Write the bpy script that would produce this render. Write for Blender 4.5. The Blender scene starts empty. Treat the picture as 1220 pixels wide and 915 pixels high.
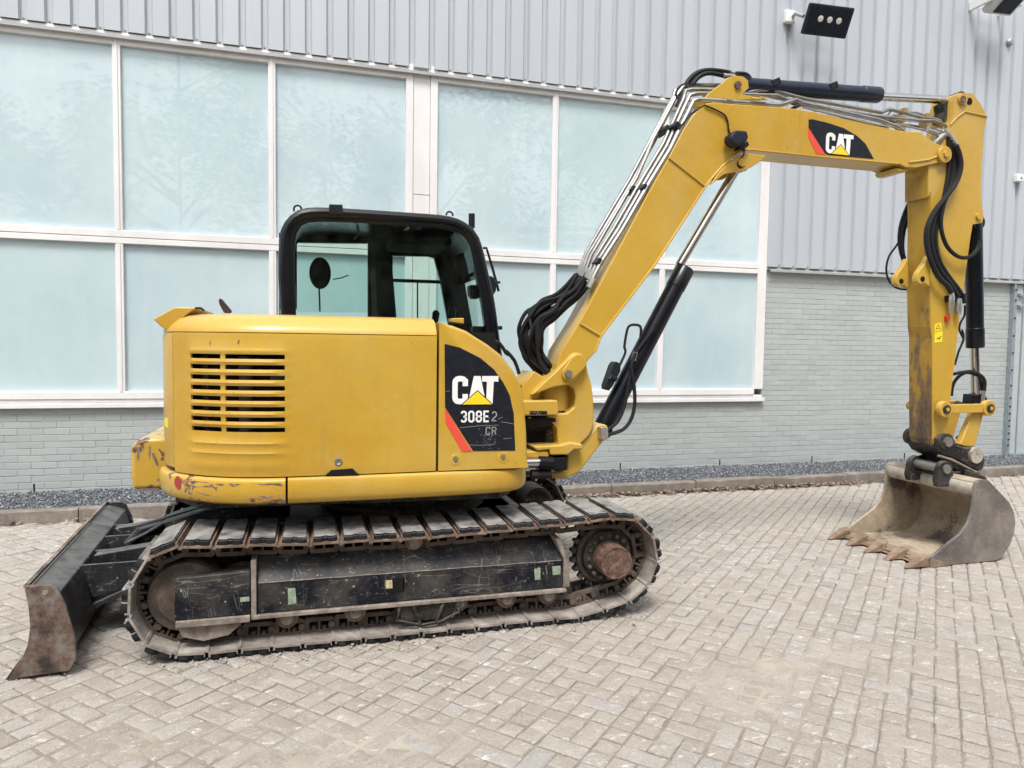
import bpy, math, random
from mathutils import Vector, Matrix
R = math.radians
rnd = random.Random(7)

# ------------------------------------------------------------------ camera, sky, sun, exposure
scene = bpy.context.scene
cam_d = bpy.data.cameras.new('camera')
cam = bpy.data.objects.new('camera', cam_d)
scene.collection.objects.link(cam)
cam_d.sensor_width = 36.0
cam_d.lens = 25.023
cam_d.clip_start = 0.05
cam_d.clip_end = 2000.0
cam.matrix_world = Matrix(((0.96093, 0.00181, -0.27679, 0.0),
                           (-0.27643, 0.05727, -0.95933, 0.0),
                           (0.01411, 0.99836, 0.05554, 1.58),
                           (0, 0, 0, 1)))
scene.camera = cam

SUN_EL, SUN_AZ = R(62), R(205)       # azimuth measured clockwise from +Y
world = bpy.data.worlds.new('World')
scene.world = world
world.use_nodes = True
wt = world.node_tree
sky = wt.nodes.new('ShaderNodeTexSky')
sky.sky_type = 'NISHITA'
sky.sun_disc = False
sky.sun_elevation = SUN_EL
sky.sun_rotation = SUN_AZ
sky.air_density = 1.0
sky.dust_density = 4.0
sky.ozone_density = 1.0
hs = wt.nodes.new('ShaderNodeHueSaturation')
hs.inputs['Saturation'].default_value = 0.22      # thin overcast: the blue is washed out
wt.links.new(sky.outputs[0], hs.inputs['Color'])
bg = wt.nodes['Background']
bg.inputs['Strength'].default_value = 0.125
# broken cloud: soft lighter and greyer areas over the whole dome
tcw = wt.nodes.new('ShaderNodeTexCoord')
cn = wt.nodes.new('ShaderNodeTexNoise'); cn.inputs['Scale'].default_value = 3.0; cn.inputs['Detail'].default_value = 7; cn.inputs['Roughness'].default_value = 0.6
wt.links.new(tcw.outputs['Generated'], cn.inputs['Vector'])
cr_ = wt.nodes.new('ShaderNodeMapRange')
cr_.inputs['From Min'].default_value = 0.35; cr_.inputs['From Max'].default_value = 0.65; cr_.inputs['To Min'].default_value = 0.72; cr_.inputs['To Max'].default_value = 1.30
wt.links.new(cn.outputs['Fac'], cr_.inputs['Value'])
cm = wt.nodes.new('ShaderNodeVectorMath'); cm.operation = 'SCALE'
wt.links.new(hs.outputs[0], cm.inputs[0]); wt.links.new(cr_.outputs[0], cm.inputs['Scale'])
wt.links.new(cm.outputs[0], bg.inputs['Color'])

sun_d = bpy.data.lights.new('sun', 'SUN')
sun_d.energy = 1.5
sun_d.angle = R(16)
sun_d.color = (1.0, 0.96, 0.90)
sun = bpy.data.objects.new('sun', sun_d)
scene.collection.objects.link(sun)
sd = Vector((math.sin(SUN_AZ) * math.cos(SUN_EL), math.cos(SUN_AZ) * math.cos(SUN_EL), math.sin(SUN_EL)))
sun.rotation_euler = sd.to_track_quat('Z', 'Y').to_euler()
sun.location = sd * 30

scene.view_settings.view_transform = 'Standard'
scene.view_settings.look = 'None'
scene.view_settings.gamma = 1.0
scene.view_settings.exposure = 0.97
scene.view_settings.use_curve_mapping = False
scene.render.engine = 'CYCLES'
scene.cycles.max_bounces = 8
scene.cycles.transparent_max_bounces = 12

# ------------------------------------------------------------------ materials
MATS = {}

class NT:
    """small helper round a material's node tree"""
    def __init__(s, name):
        s.m = bpy.data.materials.new(name)
        s.m.use_nodes = True
        s.t = s.m.node_tree
        s.b = s.t.nodes['Principled BSDF']
        MATS[name] = s.m
        s._co = None
    def n(s, kind, **kw):
        nd = s.t.nodes.new(kind)
        for k, v in kw.items():
            if k in nd.inputs:
                nd.inputs[k].default_value = v
            else:
                setattr(nd, k, v)
        return nd
    def l(s, a, b):
        s.t.links.new(a, b)
    def pos(s, scale=(1, 1, 1)):
        if s._co is None:
            g = s.n('ShaderNodeNewGeometry')
            s._co = g.outputs['Position']
        if scale == (1, 1, 1):
            return s._co
        mp = s.n('ShaderNodeMapping')
        mp.inputs['Scale'].default_value = scale
        s.l(s._co, mp.inputs['Vector'])
        return mp.outputs[0]
    def noise(s, scale, detail=6, rough=0.6, stretch=(1, 1, 1), co=None):
        nd = s.n('ShaderNodeTexNoise')
        nd.inputs['Scale'].default_value = scale
        nd.inputs['Detail'].default_value = detail
        nd.inputs['Roughness'].default_value = rough
        s.l(co if co is not None else s.pos(stretch), nd.inputs['Vector'])
        return nd.outputs['Fac']
    def ramp(s, fac, stops):
        nd = s.n('ShaderNodeValToRGB')
        e = nd.color_ramp.elements
        while len(e) < len(stops):
            e.new(0.5)
        for el, (p, c) in zip(e, stops):
            el.position = p
            el.color = c if len(c) == 4 else (*c, 1)
        s.l(fac, nd.inputs[0])
        return nd.outputs[0]
    def step(s, fac, a, b):
        nd = s.n('ShaderNodeMapRange')
        nd.inputs['From Min'].default_value = a
        nd.inputs['From Max'].default_value = b
        s.l(fac, nd.inputs['Value'])
        return nd.outputs[0]
    def mix(s, fac, a, b, mode='MIX'):
        nd = s.n('ShaderNodeMix', data_type='RGBA', blend_type=mode)
        for sock, v in ((nd.inputs[0], fac), (nd.inputs[6], a), (nd.inputs[7], b)):
            if isinstance(v, (int, float)):
                sock.default_value = v
            elif isinstance(v, tuple):
                sock.default_value = v if len(v) == 4 else (*v, 1)
            else:
                s.l(v, sock)
        return nd.outputs[2]
    def math(s, op, a, b=None):
        nd = s.n('ShaderNodeMath', operation=op)
        for sock, v in ((nd.inputs[0], a), (nd.inputs[1], b)):
            if v is None:
                continue
            if isinstance(v, (int, float)):
                sock.default_value = v
            else:
                s.l(v, sock)
        return nd.outputs[0]
    def lines(s, scale, width, stretch=(1, 1, 1), rot=0.0):
        """thin meandering scratches: where a stretched noise crosses its mean"""
        mp = s.n('ShaderNodeMapping')
        mp.inputs['Scale'].default_value = stretch
        mp.inputs['Rotation'].default_value = (0, rot, 0)
        s.pos(); s.l(s._co, mp.inputs['Vector'])
        nd = s.n('ShaderNodeTexNoise')
        nd.inputs['Scale'].default_value = scale
        nd.inputs['Detail'].default_value = 2.0
        s.l(mp.outputs[0], nd.inputs['Vector'])
        d = s.math('ABSOLUTE', s.math('SUBTRACT', nd.outputs['Fac'], 0.5))
        gate = s.step(s.noise(scale * .9, 4, 0.6), 0.50, 0.62)
        return s.math('MULTIPLY', s.step(d, width, width * .3), gate)
    def bump(s, h, strength=0.3, dist=0.01):
        nd = s.n('ShaderNodeBump')
        nd.inputs['Strength'].default_value = strength
        nd.inputs['Distance'].default_value = dist
        s.l(h, nd.inputs['Height'])
        s.l(nd.outputs[0], s.b.inputs['Normal'])
    def set(s, **kw):
        for k, v in kw.items():
            sock = s.b.inputs[k.replace('_', ' ')]
            if isinstance(v, (int, float)):
                sock.default_value = v
            elif isinstance(v, tuple):
                sock.default_value = v if len(v) == 4 else (*v, 1)
            else:
                s.l(v, sock)

def plain(name, col, rough=0.5, metal=0.0, var=0.12, scale=9.0, coat=0.0, bump=0.0):
    t = NT(name)
    f = t.noise(scale)
    d = tuple(c * (1 - var) for c in col)
    u = tuple(min(1, c * (1 + var)) for c in col)
    t.set(Base_Color=t.ramp(f, [(0.3, d), (0.7, u)]), Roughness=rough, Metallic=metal)
    if max(col) < 0.06 and not metal:
        t.b.inputs['Specular IOR Level'].default_value = 0.25
    if coat:
        t.set(Coat_Weight=coat, Coat_Roughness=0.15)
    if bump:
        t.bump(t.noise(scale * 12), bump, 0.004)
    return t

YEL = (0.465, 0.268, 0.023)
YEL2 = (0.515, 0.312, 0.034)

def yellow(name, wear=0.0, dirt=0.25):
    t = NT(name)
    fade = t.noise(1.7, 4)
    base = t.mix(t.step(fade, 0.35, 0.65), YEL, YEL2)
    fine = t.noise(23, 5)
    base = t.mix(t.math('MULTIPLY', t.step(fine, 0.45, 0.75), 0.25), base, (0.36, 0.20, 0.018))
    streak = t.noise(5.0, 6, 0.65, (3.2, 3.2, 0.5))
    base = t.mix(t.math('MULTIPLY', t.step(streak, 0.55, 0.8), dirt), base, (0.25, 0.16, 0.05))
    faded = t.noise(0.8, 6, 0.6)
    base = t.mix(t.math('MULTIPLY', t.step(faded, 0.42, 0.68), 0.7), base, (0.545, 0.36, 0.062))
    dust = t.noise(2.6, 8, 0.7)
    base = t.mix(t.math('MULTIPLY', t.step(dust, 0.50, 0.78), 0.5), base, (0.46, 0.35, 0.15))
    ge = t.n('ShaderNodeNewGeometry')
    sx = t.n('ShaderNodeSeparateXYZ'); t.l(ge.outputs['Normal'], sx.inputs[0])
    base = t.mix(t.math('MULTIPLY', t.step(sx.outputs['Z'], 0.35, 0.95), 0.45), base, (0.58, 0.43, 0.14))   # paler on top: dust and fading, with sky sheen mixed into the colour
    base = t.mix(t.math('MULTIPLY', t.lines(9.0, 0.004, (0.25, 1, 2.6), 0.12), 0.35), base, (0.60, 0.44, 0.16))
    scr = t.noise(34, 6, 0.75, (0.25, 1, 1.7))
    base = t.mix(t.math('MULTIPLY', t.step(scr, 0.655, 0.685), 0.45), base, (0.30, 0.19, 0.06))
    speck = t.noise(70, 3, 0.5)
    base = t.mix(t.step(speck, 0.735, 0.76), base, (0.10, 0.05, 0.02))
    rough = 0.42
    if wear > 0:
        w1 = t.noise(7.5, 7, 0.68, (1, 1, 1.3))
        chip = t.step(w1, 0.70 - wear * 0.25, 0.715 - wear * 0.25)
        halo = t.step(w1, 0.66 - wear * 0.25, 0.70 - wear * 0.25)
        rust = t.ramp(t.noise(30), [(0.3, (0.055, 0.022, 0.010)), (0.50, (0.15, 0.06, 0.025)), (0.62, (0.20, 0.16, 0.13)), (0.75, (0.30, 0.27, 0.24))])
        base = t.mix(t.math('MULTIPLY', halo, 0.55), base, (0.52, 0.32, 0.12))
        base = t.mix(chip, base, rust)
    t.set(Base_Color=base, Roughness=rough, Coat_Weight=0.45, Coat_Roughness=0.18)
    t.b.inputs['Specular IOR Level'].default_value = 0.3
    t.bump(t.noise(14, 3), 0.06, 0.02)
    return t

yellow('yellow_paint', 0, 0.22)
yellow('yellow_house', 0.0, 0.30)
yellow('yellow_chipped', 0.52, 0.25)
yellow('yellow_battered', 0.47, 0.35)
yellow('yellow_arm', 0.06, 0.3)

def worn_stick():
    t = NT('worn_inner_steel')
    w = t.noise(9, 8, 0.7, (1.4, 1.4, 0.55))
    g = t.n('ShaderNodeSeparateXYZ'); t.l(t.pos(), g.inputs[0])
    h = t.step(g.outputs['Z'], 0.85, 2.15)          # scraped hardest near the bucket end
    k = t.math('ADD', w, t.math('MULTIPLY', h, 0.30))
    c = t.ramp(k, [(0.40, (0.055, 0.042, 0.032)), (0.50, (0.13, 0.085, 0.045)), (0.60, (0.22, 0.135, 0.05)),
                   (0.64, (0.34, 0.19, 0.03)), (0.80, (0.445, 0.262, 0.022))])
    t.set(Base_Color=c, Roughness=0.6)
    t.bump(t.noise(60), 0.2, 0.004)
worn_stick()

def dusty_black(name, base=(0.010, 0.012, 0.017), dust=(0.23, 0.20, 0.165), amount=0.5, rough=0.42, scratch=True, top=0.6):
    t = NT(name)
    big = t.noise(4.5, 6, 0.65)
    c = t.mix(t.math('MULTIPLY', t.step(big, 0.42, 0.78), amount), base, dust)
    if scratch:
        s1 = t.noise(46, 6, 0.75, (0.8, 1, 1.5))
        c = t.mix(t.math('MULTIPLY', t.step(s1, 0.58, 0.70), 0.5), c, (0.26, 0.25, 0.21))
        s2 = t.noise(48, 4, 0.6)
        c = t.mix(t.step(s2, 0.665, 0.70), c, (0.34, 0.33, 0.28))
        c = t.mix(t.math('MULTIPLY', t.lines(5.0, 0.008, (0.5, 1, 2.0), 0.5), 0.6), c, (0.27, 0.26, 0.23))
        c = t.mix(t.math('MULTIPLY', t.lines(7.0, 0.008, (2.0, 1, 0.5), 0.3), 0.5), c, (0.30, 0.29, 0.25))
        c = t.mix(t.math('MULTIPLY', t.lines(4.0, 0.006, (0.3, 1, 3.0), -0.1), 0.6), c, (0.22, 0.21, 0.19))
    if top:
        ge = t.n('ShaderNodeNewGeometry')
        sx = t.n('ShaderNodeSeparateXYZ'); t.l(ge.outputs['Normal'], sx.inputs[0])
        up = t.step(sx.outputs['Z'], 0.3, 0.95)      # settled dust lies on what faces up
        c = t.mix(t.math('MULTIPLY', t.math('MULTIPLY', up, top), t.step(t.noise(12), 0.25, 0.6)), c, dust)
    t.set(Base_Color=c, Roughness=rough)
    t.b.inputs['Specular IOR Level'].default_value = 0.22
    t.bump(t.noise(30), 0.12, 0.004)
    return t
dusty_black('frame_black', base=(0.005, 0.0065, 0.012), dust=(0.17, 0.155, 0.13), amount=0.45, top=0.12)
dusty_black('blade_black', base=(0.014, 0.015, 0.018), dust=(0.14, 0.14, 0.14), amount=0.35, top=0.75)
dusty_black('dark_steel', base=(0.016, 0.015, 0.014), dust=(0.17, 0.14, 0.11), amount=0.6, rough=0.6)
dusty_black('rubber_pad', base=(0.010, 0.011, 0.014), dust=(0.27, 0.26, 0.25), amount=0.15, rough=0.7, scratch=False, top=1.0)
dusty_black('coupler_steel', base=(0.014, 0.013, 0.013), dust=(0.17, 0.15, 0.125), amount=0.4, rough=0.55)

def steel_mud(name, a, b, c, rough=0.75, sc=6.0, bp=0.45):
    t = NT(name)
    f = t.noise(sc, 8, 0.68)
    col = t.ramp(f, [(0.30, a), (0.50, b), (0.70, c)])
    g = t.noise(sc * 9, 5)
    col = t.mix(t.math('MULTIPLY', t.step(g, 0.5, 0.8), 0.35), col, a)
    t.set(Base_Color=col, Roughness=rough)
    t.bump(t.noise(sc * 7, 6), bp, 0.006)
    return t
steel_mud('shoe_steel', (0.10, 0.085, 0.075), (0.24, 0.21, 0.185), (0.40, 0.365, 0.33), sc=9)
steel_mud('shoe_rust', (0.07, 0.046, 0.034), (0.16, 0.108, 0.078), (0.31, 0.225, 0.165), sc=11)
steel_mud('link_steel', (0.035, 0.027, 0.021), (0.095, 0.072, 0.055), (0.18, 0.145, 0.115))
steel_mud('wheel_steel', (0.025, 0.02, 0.016), (0.07, 0.052, 0.04), (0.15, 0.115, 0.09), sc=10)
steel_mud('ledge_mud', (0.10, 0.082, 0.068), (0.22, 0.185, 0.155), (0.36, 0.31, 0.265), sc=14)
steel_mud('hub_rust', (0.035, 0.018, 0.013), (0.12, 0.065, 0.05), (0.27, 0.17, 0.13), sc=28, bp=0.12)
def blade_rust():
    t = NT('blade_rust')
    f = t.noise(7, 8, 0.7, (1, 1, 0.8))
    c = t.ramp(f, [(0.30, (0.012, 0.012, 0.014)), (0.40, (0.035, 0.027, 0.024)), (0.47, (0.11, 0.066, 0.046)), (0.54, (0.15, 0.125, 0.11)), (0.68, (0.26, 0.235, 0.22))])
    s = t.noise(24, 7, 0.75, (0.6, 1, 1.6))
    c = t.mix(t.math('MULTIPLY', t.step(s, 0.52, 0.68), 0.5), c, (0.20, 0.17, 0.15))
    c = t.mix(t.math('MULTIPLY', t.step(t.noise(40, 5), 0.58, 0.70), 0.6), c, (0.03, 0.02, 0.016))
    t.set(Base_Color=c, Roughness=0.55)
    t.bump(t.noise(40, 6), 0.25, 0.005)
blade_rust()
def bare_patch():
    t = NT('bare_patch')
    c = t.ramp(t.noise(35, 6, 0.7), [(0.35, (0.05, 0.028, 0.018)), (0.48, (0.15, 0.10, 0.07)), (0.58, (0.25, 0.22, 0.20)), (0.72, (0.42, 0.36, 0.26))])
    t.set(Base_Color=c, Roughness=0.6)
bare_patch()
steel_mud('bucket_outer_old', (0.13, 0.115, 0.105), (0.18, 0.162, 0.15), (0.29, 0.265, 0.235), rough=0.42, sc=2.6, bp=.25)
steel_mud('tooth_steel', (0.12, 0.08, 0.055), (0.22, 0.15, 0.10), (0.34, 0.27, 0.20), sc=11)

def bucket_side():
    t = NT('bucket_outer')
    f = t.noise(2.2, 8, 0.62)
    c = t.ramp(f, [(0.36, (0.095, 0.083, 0.078)), (0.48, (0.155, 0.136, 0.122)), (0.62, (0.27, 0.24, 0.205))])
    s = t.noise(9, 8, 0.75, (1, 1, 0.7))
    c = t.mix(t.math('MULTIPLY', t.step(s, 0.5, 0.72), 0.45), c, (0.34, 0.315, 0.285))
    s2 = t.noise(60, 5, 0.7, (0.5, 1, 1.2))
    c = t.mix(t.math('MULTIPLY', t.step(s2, 0.58, 0.68), 0.4), c, (0.40, 0.38, 0.36))
    t.set(Base_Color=c, Roughness=0.45, Metallic=0.2)
    t.bump(t.noise(30, 6), 0.2, 0.004)
bucket_side()
def bucket_inner():
    t = NT('bucket_inner')
    f = t.noise(3.1, 9, 0.7)
    col = t.ramp(f, [(0.30, (0.08, 0.066, 0.06)), (0.42, (0.13, 0.105, 0.09)), (0.46, (0.30, 0.245, 0.18)), (0.60, (0.45, 0.37, 0.27)), (0.70, (0.38, 0.225, 0.115))])
    t.set(Base_Color=t.mix(t.math('MULTIPLY', t.step(t.noise(26), 0.45, 0.8), 0.4), col, (0.16, 0.13, 0.10)), Roughness=0.7)
    t.bump(t.noise(30, 6), 0.3, 0.006)
bucket_inner()
def bucket_tube():
    t = NT('bucket_tube')
    f = t.noise(8, 8, 0.7)
    col = t.ramp(f, [(0.34, (0.10, 0.085, 0.075)), (0.42, (0.33, 0.29, 0.24)), (0.62, (0.52, 0.475, 0.41)), (0.75, (0.28, 0.22, 0.165))])
    t.set(Base_Color=col, Roughness=0.7)
    t.bump(t.noise(40, 6), 0.3, 0.006)
bucket_tube()

plain('black_plastic', (0.012, 0.013, 0.016), 0.45, var=0.3)
plain('cab_black', (0.006, 0.007, 0.010), 0.30, var=0.25, coat=0.12)
plain('dark_inside', (0.006, 0.006, 0.007), 0.8)
plain('seat_cloth', (0.012, 0.013, 0.015), 0.9, bump=0.3)
plain('hose_rubber', (0.014, 0.014, 0.016), 0.55, var=0.3, bump=0.25)
plain('hose_sleeve', (0.013, 0.013, 0.015), 0.75, var=0.4, scale=30, bump=0.6)
plain('cylinder_black', (0.005, 0.006, 0.010), 0.30, var=0.3, coat=0.15)
plain('cylinder_blue', (0.014, 0.021, 0.036), 0.32, var=0.2, coat=0.2)
plain('chrome', (0.62, 0.61, 0.60), 0.13, 1.0, var=0.05)
plain('pipe_zinc', (0.40, 0.395, 0.385), 0.30, 0.85, var=0.22, scale=14)
plain('fitting_steel', (0.50, 0.49, 0.47), 0.35, 0.9, var=0.15)
plain('brass_fitting', (0.42, 0.30, 0.13), 0.4, 0.6, var=0.2)
plain('bolt_steel', (0.25, 0.24, 0.22), 0.45, 0.6, var=0.2)
plain('decal_black', (0.012, 0.014, 0.020), 0.35, var=0.35, scale=40)
plain('decal_white', (0.80, 0.80, 0.78), 0.4, var=0.04)
plain('decal_outline', (0.30, 0.30, 0.31), 0.4, var=0.2)
plain('decal_red', (0.72, 0.075, 0.045), 0.4, var=0.08)
plain('decal_yellow', (0.85, 0.62, 0.02), 0.4, var=0.05)
plain('sticker_yellow', (0.80, 0.66, 0.02), 0.45, var=0.1, scale=30)
plain('sticker_faded', (0.45, 0.40, 0.22), 0.6, var=0.5, scale=60)
plain('sticker_green', (0.25, 0.31, 0.23), 0.6, var=0.35, scale=50)
plain('reflector_red', (0.32, 0.03, 0.03), 0.35, var=0.2, scale=40)
plain('red_cap', (0.55, 0.03, 0.02), 0.5)
plain('paper', (0.45, 0.40, 0.33), 0.8)
plain('exhaust_brown', (0.045, 0.028, 0.028), 0.55, 0.3, var=0.3)
plain('grey_panel', (0.22, 0.24, 0.26), 0.5, var=0.1)
plain('bay_grey', (0.07, 0.07, 0.068), 0.6, var=0.3)
plain('lamp_black', (0.014, 0.018, 0.030), 0.5, var=0.3)
plain('lamp_lens', (0.012, 0.016, 0.028), 0.12, var=0.3)
plain('led', (0.75, 0.72, 0.64), 0.3)
plain('bare_aluminium', (0.62, 0.62, 0.61), 0.35, 0.7, var=0.1)
plain('galvanised', (0.30, 0.345, 0.375), 0.5, 0.35, var=0.14, scale=18)
plain('gate_panel', (0.41, 0.45, 0.455), 0.55, var=0.06)
plain('white_box', (0.78, 0.78, 0.77), 0.5, var=0.04)
plain('open_joint', (0.01, 0.01, 0.01), 0.9)
plain('bark', (0.05, 0.042, 0.034), 0.9, var=0.3)
plain('leaf_green', (0.05, 0.075, 0.030), 0.6, var=0.4)
plain('roof_coping', (0.5, 0.51, 0.52), 0.5)

def white_frame():
    t = NT('white_frame')
    f = t.noise(3.0, 5, 0.6, (1, 1, 0.3))
    c = t.ramp(f, [(0.35, (0.70, 0.685, 0.68)), (0.7, (0.80, 0.79, 0.79))])
    c = t.mix(t.math('MULTIPLY', t.step(t.noise(19, 6), 0.62, 0.8), 0.35), c, (0.45, 0.42, 0.39))
    t.set(Base_Color=c, Roughness=0.45)
white_frame()

def film_glass():
    t = NT('filmed_glass')                          # clear pane with a pale frosted film behind it
    f = t.noise(0.9, 6, 0.65)
    c = t.ramp(f, [(0.34, (0.435, 0.55, 0.60)), (0.5, (0.48, 0.595, 0.64)), (0.66, (0.535, 0.64, 0.675))])
    st = t.noise(2.2, 6, 0.7, (3.0, 3.0, 0.6))
    c = t.mix(t.math('MULTIPLY', t.step(st, 0.50, 0.75), 0.40), c, (0.585, 0.68, 0.69))
    oi = t.n('ShaderNodeObjectInfo')
    c = t.mix(t.math('MULTIPLY', oi.outputs['Random'], 0.28), c, (0.50, 0.64, 0.62))
    t.set(Base_Color=c, Roughness=0.5, Coat_Weight=1.0, Coat_Roughness=0.012, Coat_IOR=1.62)          # double glazing: several reflecting faces
    t.b.inputs['Specular IOR Level'].default_value = 0.2
film_glass()

def painted_brick():
    t = NT('painted_brick')
    oi = t.n('ShaderNodeObjectInfo'); ge = t.n('ShaderNodeNewGeometry')
    r = t.math('FRACT', t.math('ADD', oi.outputs['Random'], ge.outputs['Random Per Island']))
    c = t.ramp(r, [(0.0, (0.37, 0.40, 0.397)), (1.0, (0.415, 0.445, 0.442))])
    big = t.noise(1.1, 5)
    c = t.mix(t.math('MULTIPLY', t.step(big, 0.45, 0.75), 0.35), c, (0.37, 0.395, 0.39))
    c = t.mix(t.math('MULTIPLY', t.step(t.noise(22, 6, 0.7), 0.58, 0.8), 0.4), c, (0.33, 0.34, 0.335))
    t.set(Base_Color=c, Roughness=0.62)
    t.bump(t.noise(70, 5), 0.25, 0.004)
painted_brick()
plain('painted_mortar', (0.40, 0.43, 0.425), 0.75, var=0.1, bump=0.3)

def cladding():
    t = NT('cladding')
    f = t.noise(0.8, 5, 0.6, (2.5, 1, 0.25))
    c = t.ramp(f, [(0.3, (0.445, 0.475, 0.515)), (0.7, (0.495, 0.525, 0.565))])
    c = t.mix(t.math('MULTIPLY', t.step(t.noise(6, 6, 0.7, (4, 1, 0.2)), 0.55, 0.8), 0.25), c, (0.40, 0.41, 0.42))
    oi = t.n('ShaderNodeObjectInfo')
    c = t.mix(t.math('MULTIPLY', oi.outputs['Random'], 0.10), c, (0.40, 0.42, 0.45))
    t.set(Base_Color=c, Roughness=0.42, Metallic=0.15)
cladding()
plain('flashing', (0.40, 0.41, 0.41), 0.45, 0.2, var=0.08)

def paver():
    t = NT('paver')
    oi = t.n('ShaderNodeObjectInfo'); ge = t.n('ShaderNodeNewGeometry')
    r = t.math('FRACT', t.math('ADD', oi.outputs['Random'], ge.outputs['Random Per Island']))
    c = t.ramp(r, [(0.0, (0.32, 0.287, 0.25)), (0.5, (0.36, 0.327, 0.288)), (0.93, (0.395, 0.365, 0.328)), (1.0, (0.36, 0.35, 0.34))])
    # worn pale faces, hard white scuffs, dusty patches, exposed grit
    sc = t.noise(8, 8, 0.74)
    c = t.mix(t.math('MULTIPLY', t.step(sc, 0.50, 0.66), 0.55), c, (0.50, 0.475, 0.44))
    sk = t.noise(17, 8, 0.74, (0.6, 1.5, 1))
    c = t.mix(t.math('MULTIPLY', t.step(sk, 0.57, 0.64), 0.85), c, (0.72, 0.70, 0.67))
    d = t.noise(0.75, 6, 0.6)
    c = t.mix(t.math('MULTIPLY', t.step(d, 0.44, 0.66), 0.6), c, (0.40, 0.355, 0.30))
    warm = t.noise(1.9, 4, 0.6)
    c = t.mix(t.math('MULTIPLY', t.step(warm, 0.62, 0.76), 0.4), c, (0.46, 0.365, 0.26))
    g = t.noise(95, 5, 0.7)
    c = t.mix(t.math('MULTIPLY', t.step(g, 0.50, 0.68), 0.6), c, (0.21, 0.185, 0.16))
    g2 = t.noise(75, 5, 0.7)
    c = t.mix(t.math('MULTIPLY', t.step(g2, 0.58, 0.70), 0.65), c, (0.66, 0.63, 0.59))
    t.set(Base_Color=c, Roughness=t.ramp(sc, [(0.4, (0.8, 0.8, 0.8)), (0.65, (0.5, 0.5, 0.5))]))
    t.bump(t.math('ADD', t.noise(30, 7, 0.75), t.math('MULTIPLY', t.noise(120, 4), 0.5)), 0.9, 0.010)
paver()

def sand():
    t = NT('joint_sand')
    c = t.ramp(t.noise(3, 6), [(0.3, (0.31, 0.275, 0.23)), (0.7, (0.40, 0.36, 0.31))])
    sz = t.n('ShaderNodeSeparateXYZ'); t.l(t.pos(), sz.inputs[0])
    deep = t.step(sz.outputs['Z'], -0.0015, -0.0055)       # dark organic dirt lies down in the joints, dry sand on top
    c = t.mix(deep, c, t.ramp(t.noise(6, 6, 0.7), [(0.35, (0.15, 0.125, 0.10)), (0.6, (0.235, 0.205, 0.17)), (0.75, (0.20, 0.19, 0.12))]))
    c = t.mix(t.math('MULTIPLY', t.step(t.noise(150, 3), 0.45, 0.75), 0.5), c, (0.38, 0.34, 0.29))
    c = t.mix(t.math('MULTIPLY', t.step(t.noise(210, 2), 0.62, 0.72), 0.6), c, (0.12, 0.10, 0.085))
    t.set(Base_Color=c, Roughness=0.95)
    t.bump(t.noise(180, 3), 0.5, 0.004)
sand()

def kerbm():
    t = NT('kerb_concrete')
    f = t.noise(5, 8, 0.7)
    c = t.ramp(f, [(0.3, (0.13, 0.11, 0.09)), (0.5, (0.20, 0.175, 0.15)), (0.72, (0.31, 0.28, 0.245))])
    c = t.mix(t.math('MULTIPLY', t.step(t.noise(90, 4), 0.5, 0.8), 0.4), c, (0.10, 0.09, 0.08))
    t.set(Base_Color=c, Roughness=0.9)
    t.bump(t.noise(50, 8, 0.7), 0.6, 0.008)
kerbm()

def gravelm():
    t = NT('gravel')
    ge = t.n('ShaderNodeNewGeometry')
    c = t.ramp(ge.outputs['Random Per Island'], [(0.0, (0.055, 0.06, 0.07)), (0.5, (0.115, 0.127, 0.143)), (0.85, (0.19, 0.205, 0.225)), (1.0, (0.36, 0.37, 0.38))])
    t.set(Base_Color=c, Roughness=0.8)
gravelm()
plain('gravel_bed', (0.07, 0.073, 0.08), 0.95, var=0.4, scale=40, bump=0.5)

def leafm():
    t = NT('dead_leaf')
    ge = t.n('ShaderNodeNewGeometry')
    c = t.ramp(ge.outputs['Random Per Island'], [(0.0, (0.10, 0.07, 0.05)), (0.5, (0.21, 0.15, 0.105)), (1.0, (0.40, 0.32, 0.245))])
    t.set(Base_Color=c, Roughness=0.8)
leafm()

def cab_glass():
    t = NT('cab_glass')
    t.t.nodes.remove(t.b)
    out = t.t.nodes['Material Output']
    tr = t.n('ShaderNodeBsdfTransparent'); tr.inputs[0].default_value = (0.88, 0.955, 0.935, 1)
    gl = t.n('ShaderNodeBsdfGlossy'); gl.inputs['Roughness'].default_value = 0.02
    df = t.n('ShaderNodeBsdfDiffuse'); df.inputs[0].default_value = (0.45, 0.50, 0.47, 1)
    fr = t.n('ShaderNodeFresnel'); fr.inputs[0].default_value = 1.5
    m1 = t.n('ShaderNodeMixShader'); t.l(fr.outputs[0], m1.inputs[0]); t.l(tr.outputs[0], m1.inputs[1]); t.l(gl.outputs[0], m1.inputs[2])
    m2 = t.n('ShaderNodeMixShader')
    t.l(t.math('MULTIPLY', t.step(t.noise(7, 7, 0.7, (1.5, 1, 0.7)), 0.42, 0.85), 0.035), m2.inputs[0])   # smears of dust
    t.l(m1.outputs[0], m2.inputs[1]); t.l(df.outputs[0], m2.inputs[2])
    t.l(m2.outputs[0], out.inputs[0])
cab_glass()

# ------------------------------------------------------------------ mesh helpers
COL = scene.collection

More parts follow.
